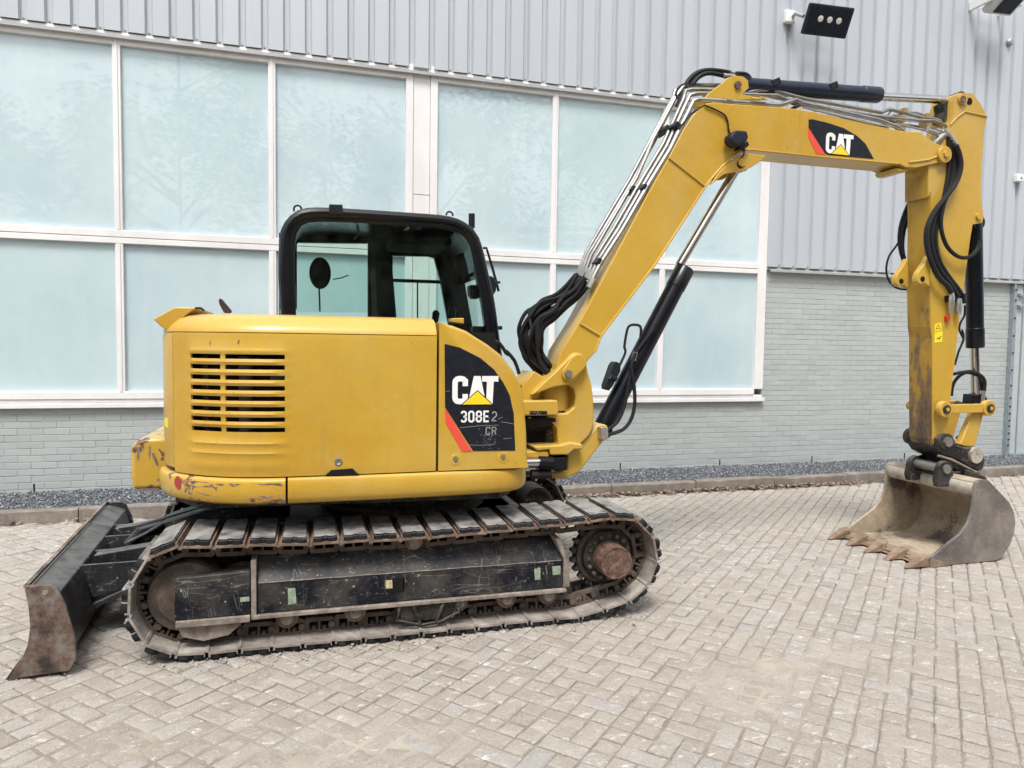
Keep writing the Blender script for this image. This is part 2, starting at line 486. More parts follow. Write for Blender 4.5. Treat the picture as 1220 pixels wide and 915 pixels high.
class MB:
    def __init__(s):
        s.v = []; s.f = []
    def add(s, vs, fs):
        o = len(s.v)
        s.v.extend([tuple(p) for p in vs])
        s.f.extend([tuple(i + o for i in f) for f in fs])
        return s
    def box(s, c, d, rot=None):
        x, y, z = (q / 2 for q in d)
        vs = [Vector(p) for p in ((-x,-y,-z),(x,-y,-z),(x,y,-z),(-x,y,-z),(-x,-y,z),(x,-y,z),(x,y,z),(-x,y,z))]
        if rot is not None:
            vs = [rot @ p for p in vs]
        vs = [p + Vector(c) for p in vs]
        return s.add(vs, [(0,3,2,1),(4,5,6,7),(0,1,5,4),(1,2,6,5),(2,3,7,6),(3,0,4,7)])
    def b2(s, a, b):
        return s.box([(p + q) / 2 for p, q in zip(a, b)], [abs(p - q) for p, q in zip(a, b)])
    def prism(s, prof, y0, y1):
        """closed XZ outline swept from y0 to y1"""
        a = sum(p[0] * q[1] - q[0] * p[1] for p, q in zip(prof, prof[1:] + prof[:1]))
        if a < 0:
            prof = prof[::-1]
        if y0 > y1:
            y0, y1 = y1, y0
        n = len(prof)
        vs = [(x, y0, z) for x, z in prof] + [(x, y1, z) for x, z in prof]
        fs = [tuple(range(n)), tuple(range(2 * n - 1, n - 1, -1))]
        fs += [((i + 1) % n, i, i + n, (i + 1) % n + n) for i in range(n)]
        return s.add(vs, fs)
    def slab(s, plan, z0, z1):
        """closed XY outline raised from z0 to z1"""
        a = sum(p[0] * q[1] - q[0] * p[1] for p, q in zip(plan, plan[1:] + plan[:1]))
        if a < 0:
            plan = plan[::-1]
        n = len(plan)
        vs = [(x, y, z0) for x, y in plan] + [(x, y, z1) for x, y in plan]
        fs = [tuple(range(n - 1, -1, -1)), tuple(range(n, 2 * n))]
        fs += [(i, (i + 1) % n, (i + 1) % n + n, i + n) for i in range(n)]
        return s.add(vs, fs)
    def ring(s, outer, inner, y0, y1):
        """frame between two XZ outlines of equal length"""
        n = len(outer)
        a = sum(p[0] * q[1] - q[0] * p[1] for p, q in zip(outer, outer[1:] + outer[:1]))
        if a < 0:
            outer = outer[::-1]; inner = inner[::-1]
        vs = [(x, y0, z) for x, z in outer] + [(x, y0, z) for x, z in inner] + [(x, y1, z) for x, z in outer] + [(x, y1, z) for x, z in inner]
        fs = []
        for i in range(n):
            j = (i + 1) % n
            fs += [(i, j, n + j, n + i), (2*n + j, 2*n + i, 3*n + i, 3*n + j), (j, i, 2*n + i, 2*n + j), (n + i, n + j, 3*n + j, 3*n + i)]
        return s.add(vs, fs)
    def cyl(s, p0, p1, r0, r1=None, n=20, cap=True):
        r1 = r0 if r1 is None else r1
        p0, p1 = Vector(p0), Vector(p1)
        d = (p1 - p0).normalized()
        u = d.orthogonal().normalized(); w = d.cross(u)
        vs = []
        for p, r in ((p0, r0), (p1, r1)):
            vs += [p + (u * math.cos(2*math.pi*i/n) + w * math.sin(2*math.pi*i/n)) * r for i in range(n)]
        fs = [(i, (i + 1) % n, (i + 1) % n + n, i + n) for i in range(n)]
        if cap:
            fs += [tuple(range(n - 1, -1, -1)), tuple(range(n, 2 * n))]
        return s.add(vs, fs)
    def lathe(s, p0, axis, prof, n=24):
        """prof: list of (distance along axis, radius)"""
        p0 = Vector(p0); d = Vector(axis).normalized()
        u = d.orthogonal().normalized(); w = d.cross(u)
        vs = []
        for t, r in prof:
            vs += [p0 + d * t + (u * math.cos(2*math.pi*i/n) + w * math.sin(2*math.pi*i/n)) * max(r, 1e-4) for i in range(n)]
        fs = []
        for k in range(len(prof) - 1):
            fs += [(k*n + i, k*n + (i + 1) % n, (k+1)*n + (i + 1) % n, (k+1)*n + i) for i in range(n)]
        m = (len(prof) - 1) * n
        fs += [tuple(range(n - 1, -1, -1)), tuple(range(m, m + n))]
        return s.add(vs, fs)
    def tube(s, pts, r, n=10, sub=0, closed=False):
        pts = [Vector(p) for p in pts]
        if sub:
            pts = catmull(pts, sub)
        m = len(pts)
        vs = []; prev = None
        for i, p in enumerate(pts):
            d = ((pts[min(i + 1, m - 1)] - p).normalized() + (p - pts[max(i - 1, 0)]).normalized())
            d = d.normalized() if d.length > 1e-9 else Vector((0, 0, 1))
            if prev is None:
                u = d.orthogonal().normalized()
            else:
                u = (prev - d * prev.dot(d)).normalized()
            prev = u
            w = d.cross(u)
            rr = r[min(i, len(r) - 1)] if isinstance(r, (list, tuple)) else r
            vs += [p + (u * math.cos(2*math.pi*k/n) + w * math.sin(2*math.pi*k/n)) * rr for k in range(n)]
        fs = []
        for i in range(m - 1):
            fs += [(i*n + k, i*n + (k + 1) % n, (i+1)*n + (k + 1) % n, (i+1)*n + k) for k in range(n)]
        fs += [tuple(range(n - 1, -1, -1)), tuple(range((m-1)*n, m*n))]
        return s.add(vs, fs)
    def ribbon(s, pts, w, y, th=0.001):
        """flat stroke in an XZ plane (lettering)"""
        pts = [Vector((p[0], 0, p[1])) for p in pts]
        L = []; Rr = []
        m = len(pts)
        for i, p in enumerate(pts):
            a = (p - pts[i-1]).normalized() if i else None
            b = (pts[i+1] - p).normalized() if i < m - 1 else None
            a = a or b; b = b or a
            t = (a + b).normalized()
            nrm = Vector((-t.z, 0, t.x))
            k = w / 2 / max(0.5, nrm.dot(Vector((-a.z, 0, a.x))))
            L.append(p + nrm * k); Rr.append(p - nrm * k)
        for i in range(m - 1):
            q = [(L[i].x, L[i].z), (L[i+1].x, L[i+1].z), (Rr[i+1].x, Rr[i+1].z), (Rr[i].x, Rr[i].z)]
            s.prism(q, y - th, y)
        return s
    def build(s, name, mat, parent=None, smooth=35, bevel=0.0, seg=2):
        me = bpy.data.meshes.new(name)
        me.from_pydata(s.v, [], s.f)
        me.materials.append(MATS[mat])
        if smooth:
            me.polygons.foreach_set('use_smooth', [True] * len(me.polygons))
            me.set_sharp_from_angle(angle=R(smooth))
        me.update()
        o = bpy.data.objects.new(name, me)
        COL.objects.link(o)
        if parent is not None:
            o.parent = parent
            o.matrix_parent_inverse = parent.matrix_world.inverted()
        if bevel:
            b = o.modifiers.new('bevel', 'BEVEL')
            b.width = bevel; b.segments = seg; b.limit_method = 'ANGLE'; b.angle_limit = R(40)
            b.harden_normals = True
        return o

def catmull(p, k):
    out = []
    for i in range(len(p) - 1):
        a, b, c, d = p[max(i-1, 0)], p[i], p[i+1], p[min(i+2, len(p)-1)]
        for j in range(k):
            t = j / k
            out.append(0.5 * (2*b + (c - a)*t + (2*a - 5*b + 4*c - d)*t*t + (3*b - a - 3*c + d)*t**3))
    out.append(p[-1])
    return out

def smooth2(p, k=4):
    """closed or open 2D polyline through a spline"""
    return [(q.x, q.y) for q in catmull([Vector((a[0], a[1], 0)) for a in p], k)]

def resample(p, n):
    p = [Vector((a[0], a[1])) for a in p]
    L = [0]
    for a, b in zip(p, p[1:]):
        L.append(L[-1] + (b - a).length)
    out = []
    for i in range(n):
        t = L[-1] * i / (n - 1)
        k = max(j for j in range(len(L)) if L[j] <= t + 1e-9)
        k = min(k, len(p) - 2)
        f = (t - L[k]) / max(1e-9, L[k+1] - L[k])
        q = p[k].lerp(p[k+1], f)
        out.append((q.x, q.y))
    return out

def circle(c, r, n=20, a0=0, a1=360):
    return [(c[0] + r * math.cos(R(a0 + (a1 - a0) * i / n)), c[1] + r * math.sin(R(a0 + (a1 - a0) * i / n))) for i in range(n + (1 if a1 - a0 < 360 else 0))]

def capsule(a, b, ra, rb, n=10):
    """outline of a link plate: two bosses joined"""
    a = Vector(a); b = Vector(b)
    ang = math.degrees(math.atan2(b.y - a.y, b.x - a.x))
    return circle(b, rb, n, ang - 90, ang + 90) + circle(a, ra, n, ang + 90, ang + 270)

def empty(name, loc=(0, 0, 0), parent=None):
    o = bpy.data.objects.new(name, None)
    o.location = loc
    o.empty_display_size = 0.2
    COL.objects.link(o)
    if parent is not None:
        o.parent = parent
        o.matrix_parent_inverse = parent.matrix_world.inverted()
    bpy.context.view_layer.update()
    return o

def tag(o, label=None, cat=None, group=None, kind=None):
    for k, v in (('label', label), ('category', cat), ('group', group), ('kind', kind)):
        if v:
            o[k] = v
    return o

def inst(me, name, parent, mw):
    o = bpy.data.objects.new(name, me)
    COL.objects.link(o)
    o.parent = parent
    o.matrix_parent_inverse = parent.matrix_world.inverted()
    o.matrix_world = mw
    return o

# ================================================================== SETTING
from mathutils import noise as mnoise
def vn(x, y, z=0.0, sc=1.0):
    return mnoise.noise(Vector((x * sc, y * sc, z)))

# ---- ground out to the horizon
g = MB().add([(-300, -300, -0.06), (300, -300, -0.06), (300, 300, -0.06), (-300, 300, -0.06)], [(0, 1, 2, 3)])
tag(g.build('ground', 'joint_sand', smooth=0), kind='structure')

# ---- paved yard: sand bed, herringbone pavers
PX0, PX1, PY0, PY1 = -7.0, 13.0, -1.5, 6.86
def sand_z(x, y):
    z = -0.0085 + 0.004 * vn(x, y, 3.1, 1.7) + 0.002 * vn(x, y, 9.0, 7.0)
    for cx, cy, rx, ry, a in ((0.15, 2.75, 0.55, 0.30, 0.0068), (1.95, 2.75, 0.45, 0.40, 0.0062), (2.5, 3.0, 0.5, 0.25, 0.005), (-0.6, 3.0, 0.4, 0.2, 0.004), (4.6, 3.2, 0.6, 0.4, 0.003)):
        d = ((x - cx) / rx) ** 2 + ((y - cy) / ry) ** 2
        z += a * math.exp(-d)
    return z
nx, ny = 400, 168
vs = []; fs = []
for j in range(ny + 1):
    for i in range(nx + 1):
        x = PX0 + (PX1 - PX0) * i / nx; y = PY0 + (PY1 - PY0) * j / ny
        vs.append((x, y, sand_z(x, y)))
for j in range(ny):
    for i in range(nx):
        a = j * (nx + 1) + i
        fs.append((a, a + 1, a + nx + 2, a + nx + 1))
yard = tag(MB().add(vs, fs).build('paved_yard', 'joint_sand'), kind='structure')

PW = 0.0965                                     # laying module, half a paver length
def paver_shape(r, half=False):
    hx, hy = (PW / 2 if half else PW) - 0.0024, PW / 2 - 0.0024
    base = [(-hx, -hy), (-hx * .33, -hy), (hx * .35, -hy), (hx, -hy), (hx, hy), (hx * .3, hy), (-hx * .37, hy), (-hx, hy)]
    out = [(x + r.uniform(-.005, .0012) * (1 if x > 0 else -1), y + r.uniform(-.005, .0012) * (1 if y > 0 else -1)) for x, y in base]
    n = len(out)
    ins = []
    for (x, y), (bx, by) in zip(out, base):
        k = r.uniform(0.004, 0.011) if r.random() < 0.72 else r.uniform(0.011, 0.024)
        sx = (abs(bx) - k) / abs(bx) if abs(bx) > hx * .9 else 1.0
        sy = (abs(by) - k) / abs(by)
        ins.append((x * sx, y * sy))
    v = [(x, y, -0.03) for x, y in out] + [(x, y, -0.0055) for x, y in out] + [(x, y, r.uniform(-0.0006, 0.0006)) for x, y in ins] + [(0, 0, r.uniform(-.0004, .0012))]
    f = []
    for i in range(n):
        j = (i + 1) % n
        f += [(i, j, n + j, n + i), (n + i, n + j, 2*n + j, 2*n + i), (2*n + i, 2*n + j, 3*n)]
    return v, f
rp = random.Random(3)
shapes = [paver_shape(rp) for _ in range(14)] + [paver_shape(rp, True) for _ in range(14)]
pav_me = []
for v, f in shapes:
    me = bpy.data.meshes.new('paver'); me.from_pydata(v, [], f); me.materials.append(MATS['paver'])
    me.polygons.foreach_set('use_smooth', [True] * len(me.polygons)); me.set_sharp_from_angle(angle=R(24))
    pav_me.append(me)
PANG = R(43)
ca, sa = math.cos(PANG), math.sin(PANG)
cam_inv = cam.matrix_world.inverted()
def in_view(x, y, z, m=1.0):
    c = cam_inv @ Vector((x, y, z))
    if c.z > -0.1:
        return None
    u = c.x / -c.z * 25.023 / 18; v = c.y / -c.z * 25.023 / 13.5
    return -c.z if abs(u) < m and abs(v) < m else None
cells = []
for i in range(-150, 175):
    for j in range(-150, 175):
        k = (i - j) % 4
        if k == 0:
            lx, ly, a = (i + 1) * PW, (j + .5) * PW, 0
        elif k == 3:
            lx, ly, a = (i + .5) * PW, (j + 1) * PW, math.pi / 2
        else:
            continue
        x, y = lx * ca - ly * sa + 3, lx * sa + ly * ca + 3
        if PX0 < x < PX1 and PY0 < y < PY1 - 0.02:
            # many stones are laid or broken as two halves
            if vn(x, y, 5.0, .35) * .9 + rp.random() < .60:
                for s_ in (-.5, .5):
                    hx_, hy_ = (s_ * PW, 0) if a == 0 else (0, s_ * PW)
                    cells.append((x + hx_ * ca - hy_ * sa, y + hx_ * sa + hy_ * ca, a, 14))
            else:
                cells.append((x, y, a, 0))
near = []
for idx, (x, y, a, h_) in enumerate(cells):
    d = in_view(x, y, 0, 1.03)
    if d and not (-0.75 < x < 1.95 and 3.75 < y < 5.6):
        near.append((d, idx))
near.sort()
single = {i for _, i in near[:300]}
fv = []; ff = []
for idx, (x, y, a, h_) in enumerate(cells):
    k = rp.randrange(14) + h_
    dz = rp.uniform(-.0028, .0022)
    M = (Matrix.Translation((x + rp.uniform(-.0012, .0012), y + rp.uniform(-.0012, .0012), dz)) @ Matrix.Rotation(PANG + a + R(rp.uniform(-.8, .8)) + (math.pi if rp.random() < .5 else 0), 4, 'Z')
         @ Matrix.Rotation(R(rp.uniform(-.7, .7)), 4, 'X') @ Matrix.Rotation(R(rp.uniform(-.4, .4)), 4, 'Y'))
    if idx in single:
        inst(pav_me[k], 'paver', yard, M)
    else:
        v, f = shapes[k]
        o = len(fv)
        fv.extend([tuple(M @ Vector(p)) for p in v]); ff.extend([tuple(q + o for q in t) for t in f])
tag(MB().add(fv, ff).build('paver_field', 'paver', yard, smooth=24), kind='stuff')

# ---- kerb of concrete edging stones
kerb = tag(MB().b2((-9, 6.885, -0.05), (15, 6.965, 0.03)).build('kerb', 'kerb_concrete', smooth=0), kind='structure')
rk = random.Random(5)
x = -8.9
while x < 14.8:
    L = 0.995
    n = 14
    v = []; f = []
    dy, dz = rk.uniform(-.006, .006), rk.uniform(-.008, .006)
    for i in range(n + 1):
        xx = 0.004 + (L - 0.004) * i / n
        ch = 0.010 + 0.012 * abs(vn(x + xx, 1.0, 2.0, 9)) + (0.02 * max(0, vn(x + xx, 4.0, 1.0, 4) - 0.15))
        top = 0.115 + 0.003 * vn(x + xx, 0, 0, 8)
        v += [(xx, 6.87, -.03), (xx, 6.872, top - ch * 1.1), (xx, 6.872 + ch, top), (xx, 6.975 - .008, top), (xx, 6.98, top - .01), (xx, 6.98, -.03)]
    for i in range(n):
        for k in range(5):
            f.append((i*6 + k, (i+1)*6 + k, (i+1)*6 + k + 1, i*6 + k + 1))
    f += [(5, 4, 3, 2, 1, 0), tuple(n*6 + k for k in range(6))]
    o = MB().add([(p[0] + x, p[1] + dy, p[2] + dz) for p in v], f).build('kerb_stone', 'kerb_concrete', kerb, smooth=40)
    x += 1.0

# ---- gravel margin
tag(MB().add([(-9, 6.97, .068), (15, 6.97, .068), (15, 7.9, .085), (-9, 7.9, .085)], [(0, 1, 2, 3)]).build('gravel_base', 'gravel_bed', smooth=0), kind='structure')
rg = random.Random(11)
stone = []
for _ in range(6):
    s = []
    for p in ((1,0,0),(-1,0,0),(0,1,0),(0,-1,0),(0,0,1),(0,0,-1),(.6,.6,.5),(-.6,-.6,.5),(.6,-.6,.5),(-.6,.6,.5)):
        s.append(Vector(p) * rg.uniform(.7, 1.15))
    stone.append(s)
SF = [(4,6,9),(4,9,7),(4,7,8),(4,8,6),(0,6,8),(2,9,6),(1,7,9),(3,8,7),(0,2,6),(2,1,9),(1,3,7),(3,0,8)]
gv = []; gf = []
for _ in range(36000):
    X = rg.uniform(-4.5, 11.0); Y = 6.965 + (rg.random() ** 0.8) * 0.84
    r = rg.uniform(.005, .013)
    rot = Matrix.Rotation(rg.uniform(0, 6.28), 3, 'Z')
    zz = .07 + (Y - 6.97) * .02 + rg.uniform(0, .014)
    o = len(gv)
    gv.extend([tuple(rot @ p * r + Vector((X, Y, zz))) for p in stone[rg.randrange(6)]])
    gf.extend([(a + o, b + o, c + o) for a, b, c in SF])
tag(MB().add(gv, gf).build('gravel', 'gravel', smooth=0), 'dark grey gravel strip between the kerb and the brick wall', 'gravel', kind='stuff')

# ---- dead leaves blown against the kerb
rl = random.Random(21)
lv = []; lf = []
def leaf(X, Y, Z, s):
    o = len(lv)
    M = Matrix.Translation((X, Y, Z)) @ Matrix.Rotation(rl.uniform(0, 6.28), 4, 'Z') @ Matrix.Rotation(rl.uniform(-.6, .6), 4, 'X') @ Matrix.Rotation(rl.uniform(-.6, .6), 4, 'Y')
    c = rl.uniform(-.3, .5) * s
    for p in ((-s, 0, c), (-.3*s, -.45*s, 0), (.4*s, -.4*s, 0), (s, 0, c), (.4*s, .4*s, 0), (-.3*s, .45*s, 0)):
        lv.append(tuple(M @ Vector(p)))
    lf.extend([(o, o+1, o+5), (o+1, o+2, o+4, o+5), (o+2, o+3, o+4)])
for _ in range(1500):
    X = rl.uniform(2.2, 6.2) if rl.random() < .8 else rl.uniform(-3, 9.5)
    leaf(X, 6.865 - abs(rl.gauss(0, .05)), .012 + rl.random() * .02, rl.uniform(.010, .028))
for _ in range(160):
    leaf(rl.uniform(-3, 9), rl.uniform(4.2, 6.8), .008, rl.uniform(.006, .014))
for _ in range(60):
    leaf(rl.uniform(8.3, 9.0), 7.68 + rl.uniform(-.12, .08), .11 + rl.random() * .05, rl.uniform(.02, .045))
tag(MB().add(lv, lf).build('dead_leaves', 'dead_leaf', smooth=0), 'dry brown leaves swept against the kerb', 'leaves', kind='stuff')

# ---- crumbs of dried soil dropped round the tracks, blade and bucket
rc = random.Random(41)
cv = []; cf = []
def crumb(X, Y, r):
    o = len(cv)
    rot = Matrix.Rotation(rc.uniform(0, 6.28), 3, 'Z')
    cv.extend([tuple(rot @ p * r + Vector((X, Y, r * .55))) for p in stone[rc.randrange(6)]])
    cf.extend([(a_ + o, b_ + o, c_ + o) for a_, b_, c_ in SF])
for _ in range(900):
    crumb(rc.uniform(-.75, 1.95), 3.70 + rc.gauss(0, .06), rc.uniform(.002, .006) if rc.random() < .93 else rc.uniform(.006, .012))
for _ in range(250):
    crumb(rc.gauss(-1.1, .2), 3.65 + abs(rc.gauss(0, .5)), rc.uniform(.002, .006))
for _ in range(250):
    crumb(rc.gauss(4.4, .3), rc.uniform(3.9, 4.95), rc.uniform(.002, .006))
for _ in range(700):
    crumb(rc.uniform(-2, 6), rc.uniform(2.0, 6.7), rc.uniform(.0015, .004))
for _ in range(260):
    crumb(rc.uniform(-4, 9), 6.80 + rc.gauss(0, .05), rc.uniform(.004, .011))
tag(MB().add(cv, cf).build('soil_crumbs', 'joint_sand', smooth=0), 'crumbs of dry soil strewn round the tracks and blade', 'soil', kind='stuff')

# ================================================================== WAREHOUSE
WY = 7.80
bld = tag(empty('warehouse', (3, 8.5, 0)), 'long warehouse with grey ribbed cladding, filmed windows and grey painted brick base', 'building')
BX0, BX1 = -9.0, 15.0
SILL, TRAN0, TRAN1, HEAD = 0.905, 2.505, 2.635, 4.46
WX1 = 5.545
body = MB()
body.b2((BX0, WY + .10, -.05), (BX1, WY + 6, 7.6))
body.build('core_wall', 'painted_mortar', bld, smooth=0)
mort = MB()
mort.b2((BX0, WY + .0036, -.02), (WX1, WY + .10, SILL - .003))
mort.b2((WX1, WY + .0036, -.02), (BX1, WY + .10, 2.56))
bw = mort.build('brick_wall', 'painted_mortar', bld, smooth=0)
BL, BH, J = 0.2225, 0.0655, 0.0065
JV = 0.004
def brick_mesh(w):
    m = MB(); m.b2((0, 0, 0), (w, .09, BH - J))
    c = .0018
    w_, h_ = w, BH - J
    m = MB().add([(0, c, 0), (w_, c, 0), (w_, c, h_), (0, c, h_), (c, 0, c), (w_-c, 0, c), (w_-c, 0, h_-c), (c, 0, h_-c), (0, .05, 0), (w_, .05, 0), (w_, .05, h_), (0, .05, h_)],
                 [(4,5,6,7), (0,1,5,4), (1,2,6,5), (2,3,7,6), (3,0,4,7), (8,9,1,0), (9,10,2,1), (10,11,3,2), (11,8,0,3)])
    return m
bm_full = brick_mesh(BL - JV)
me_full = bpy.data.meshes.new('brick'); me_full.from_pydata(bm_full.v, [], bm_full.f); me_full.materials.append(MATS['painted_brick'])
rb = random.Random(8)
spots = []
row = 0
z = 0.058
while z < 2.5:
    off = (row % 2) * BL / 2
    xs = BX0 + off
    while xs < BX1 - BL:
        x0, x1 = xs, xs + BL - JV
        ok = True
        if z > SILL - BH + .012:
            if x1 < WX1 + .02:
                ok = False
            elif x0 < WX1 + .004:
                x0 = WX1 + .006
        if z + BH > 2.55:
            ok = False
        if 9.66 < (x0 + x1) / 2 < 13:
            ok = False
        if ok:
            spots.append((x0, x1, z))
        xs += BL
    z += BH; row += 1
near = []
for i, (x0, x1, z) in enumerate(spots):
    d = in_view((x0 + x1) / 2, WY, z + .03, 1.0)
    vis = d and z > .08 and not (-0.95 < x0 * 3.7/7.8 < 1.3)
    if vis and abs(x1 - x0 - BL + JV) < .002:
        near.append((d, i))
near.sort()
single = {i for _, i in near[:300]}
v2 = []; f2 = []
for i, (x0, x1, z) in enumerate(spots):
    dy = rb.uniform(-.0014, .0014)
    if i in single:
        inst(me_full, 'brick', bw, Matrix.Translation((x0, WY + dy, z)) @ Matrix.Rotation(R(rb.uniform(-.3, .3)), 4, 'Y'))
    else:
        m = bm_full if abs(x1 - x0 - BL + JV) < .002 else brick_mesh(x1 - x0)
        o = len(v2)
        v2.extend([(p[0] + x0, p[1] + WY + dy, p[2] + z) for p in m.v]); f2.extend([tuple(q + o for q in t) for t in m.f])
tag(MB().add(v2, f2).build('brick_field', 'painted_brick', bw, smooth=0), kind='stuff')
for X in (-2.53, -0.75, 3.62, 4.98, 6.35, 7.85):
    MB().b2((X - .006, WY - .0045, .10), (X + .006, WY + .02, .175)).build('open_joint', 'open_joint', bw, smooth=0)

# ---- ribbed cladding in sheets
PITCH = 0.2115
def clad_sheet(x0, n, z0, z1, name='cladding_sheet', lip=0.0):
    prof = []
    for k in range(n):
        a = x0 + k * PITCH
        prof += [(a, .036), (a + .040, .036), (a + .056, 0.0), (a + PITCH - .016, 0.0)]
    prof += [(x0 + n * PITCH + lip, .036)]
    v = []; f = []
    N = len(prof)
    for zz in (z0, z1):
        for dy in (0, .004):
            v += [(X, WY - .055 + d + dy - (.0008 if lip else 0), zz) for X, d in prof]
    for i in range(N - 1):
        f += [(i, i + 1, 2*N + i + 1, 2*N + i), (N + i + 1, N + i, 3*N + i, 3*N + i + 1), (i + 1, i, N + i, N + i + 1)]
    return MB().add(v, f).build(name, 'cladding', bld, smooth=0)
CX0 = -8.67
XR = WX1 + .012
k = 0
x = CX0
while x < BX1 - .9:
    xe = x + 5 * PITCH
    z0 = 4.515 if xe < XR + .3 else 2.60
    if x < XR < xe:
        # the sheet that meets the window edge is cut
        n_l = max(1, round((XR - x) / PITCH))
        clad_sheet(x, n_l, 4.515, 7.7)
        if 5 - n_l > 0:
            clad_sheet(x + n_l * PITCH, 5 - n_l, 2.60, 7.7)
    else:
        clad_sheet(x, 5, z0, 7.7)
    x = xe
# screws along the lower edges
sc = MB()
x = CX0 + .015
while x < BX1 - 1:
    zz = 4.540 if x < XR else 2.625
    sc.cyl((x, WY - .034, zz), (x, WY - .024, zz), .008, n=8)
    x += PITCH
tag(sc.build('cladding_screws', 'flashing', bld, smooth=0), kind='stuff')
# drip flashing
def drip(xa, xb, z0):
    m = MB()
    prof = [(WY - .020, z0 + .09), (WY - .020, z0 + .035), (WY - .075, z0 + .018), (WY - .075, z0 - .010), (WY - .068, z0 - .010), (WY - .06, z0 + .012), (WY + .06, z0 + .03), (WY + .06, z0 + .09)]
    n = len(prof)
    v = [(xa, y, z) for y, z in prof] + [(xb, y, z) for y, z in prof]
    m.add(v, [tuple(range(n)), tuple(range(2*n - 1, n - 1, -1))] + [((i + 1) % n, i, i + n, (i + 1) % n + n) for i in range(n)])
    return m.build('drip_flashing', 'flashing', bld, smooth=0)
for a, b in ((-8.9, -5.2), (-5.197, -1.5), (-1.497, 2.78), (2.783, WX1 + .03)):
    drip(a, b, 4.452)
for a, b in ((WX1 + .034, 8.2), (8.203, 11.5), (11.503, BX1)):
    drip(a, b, 2.545)
MB().b2((WX1 + .002, WY - .03, 2.56), (WX1 + .03, WY + .05, 4.56)).build('corner_trim', 'flashing', bld, smooth=0)
MB().b2((BX0, WY - .12, 7.68), (BX1, WY + 6.1, 7.80)).build('roof_coping', 'roof_coping', bld, bevel=.01)

# ---- windows: white frames, filmed panes
FY0, FY1 = WY - .035, WY + .05        # frame depth
def frame(a, b, name='frame_bar'):
    return MB().b2(a, b).build(name, 'white_frame', bld, bevel=.006)
mull = [-7.31, -5.93, -4.53, -3.14, -1.752, -0.337, 2.712, 4.100]
for X in mull:
    w = .036
    frame((X - w, FY0, TRAN1), (X + w, FY1, HEAD), 'mullion')
    frame((X - w, FY0, 1.06), (X + w, FY1, TRAN0), 'mullion')
    MB().b2((X - .012, FY0 - .008, TRAN1), (X + .012, FY0 - .0005, HEAD)).build('mullion_cap', 'white_frame', bld, bevel=.003)
    MB().b2((X - .012, FY0 - .008, 1.06), (X + .012, FY0 - .0005, TRAN0)).build('mullion_cap', 'white_frame', bld, bevel=.003)
frame((WX1 - .125, FY0 - .002, 1.06), (WX1, FY1, HEAD), 'jamb')
# pilaster between the two windows
frame((1.02, FY0, 1.06), (1.10, FY1, HEAD + .09), 'jamb')
frame((1.285, FY0, 1.06), (1.365, FY1, HEAD + .09), 'jamb')
MB().b2((1.103, WY - .022, 1.06), (1.282, WY + .05, 2.62)).build('infill_panel', 'white_frame', bld, bevel=.004)
MB().b2((1.103, WY - .022, 2.626), (1.282, WY + .05, 3.18)).build('infill_panel', 'white_frame', bld, bevel=.004)
MB().b2((1.103, WY - .022, 3.186), (1.282, WY + .05, HEAD + .09)).build('infill_panel', 'white_frame', bld, bevel=.004)
for a, b in ((BX0, 1.02), (1.365, WX1 - .125)):
    frame((a, FY0 - .001, HEAD - .068), (b, FY1, HEAD + .05), 'head_bar')
    frame((a, FY0 - .003, TRAN0), (b, FY1, TRAN0 + .058), 'transom')
    frame((a, FY0 - .006, TRAN0 + .061), (b, FY1, TRAN1), 'transom')
    frame((a, FY0 - .004, .99), (b, FY1, 1.063), 'bottom_rail')
frame((1.02, FY0 - .004, .99), (1.365, FY1, 1.06), 'bottom_rail')
frame((BX0, FY0 + .012, .955), (WX1, FY1, .987), 'sill_gap')
MB().b2((BX0, WY - .055, SILL), (WX1 + .02, WY + .05, .952)).build('window_sill', 'white_frame', bld, bevel=.005)
rw = random.Random(17)
def pane(a, b, z0, z1):
    # each sheet sits a hair out of true, as glazed panes do
    o = MB().b2((a - (a + b)/2, -.004, z0 - (z0 + z1)/2), (b - (a + b)/2, .004, z1 - (z0 + z1)/2))
    M = Matrix.Translation(((a + b)/2, WY + .010, (z0 + z1)/2)) @ Matrix.Rotation(R(rw.uniform(-.28, .28)), 4, 'Z') @ Matrix.Rotation(R(rw.uniform(-.2, .2)), 4, 'X')
    o.v = [tuple(M @ Vector(p)) for p in o.v]
    o.build('window_pane', 'filmed_glass', bld, smooth=0)
edges = [BX0] + [m for m in mull if m < 1] + [1.06]
for e in (edges, [1.32, 2.712, 4.100, WX1 - .10]):
    for a, b in zip(e, e[1:]):
        pane(a, b, TRAN1 - .03, HEAD)
        pane(a, b, 1.03, TRAN0 + .03)

# ---- steel door frame at the right end of the brickwork
gate = tag(empty('steel_gate', (9.760, 7.7, 0)), 'pale steel gate in a galvanised bolted post at the right edge', 'gate')
MB().b2((9.580, WY - .07, .04), (9.610, WY + .05, 2.53)).build('post', 'galvanised', gate, bevel=.004)
MB().b2((9.613, WY - .04, .04), (9.670, WY + .05, 2.53)).build('post_flange', 'galvanised', gate, bevel=.003)
MB().b2((9.675, WY - .03, .12), (12.9, WY + .08, 2.53)).build('gate_leaf', 'gate_panel', gate, bevel=.004)
MB().b2((9.673, WY - .08, .05), (12.9, WY + .08, .117)).build('bottom_rail', 'galvanised', gate, bevel=.004)
MB().b2((9.780, WY - .042, .12), (9.800, WY - .0305, 2.53)).build('leaf_rib', 'galvanised', gate, smooth=0)
for zz in (.25, .33, .42, .52, .60, .70, .80, .92, 1.10, 1.32, 1.56, 1.80, 2.05, 2.30, 2.45):
    MB().cyl((9.595, WY - .088, zz), (9.595, WY - .069, zz), .011, n=8).build('bolt', 'dark_steel', gate)
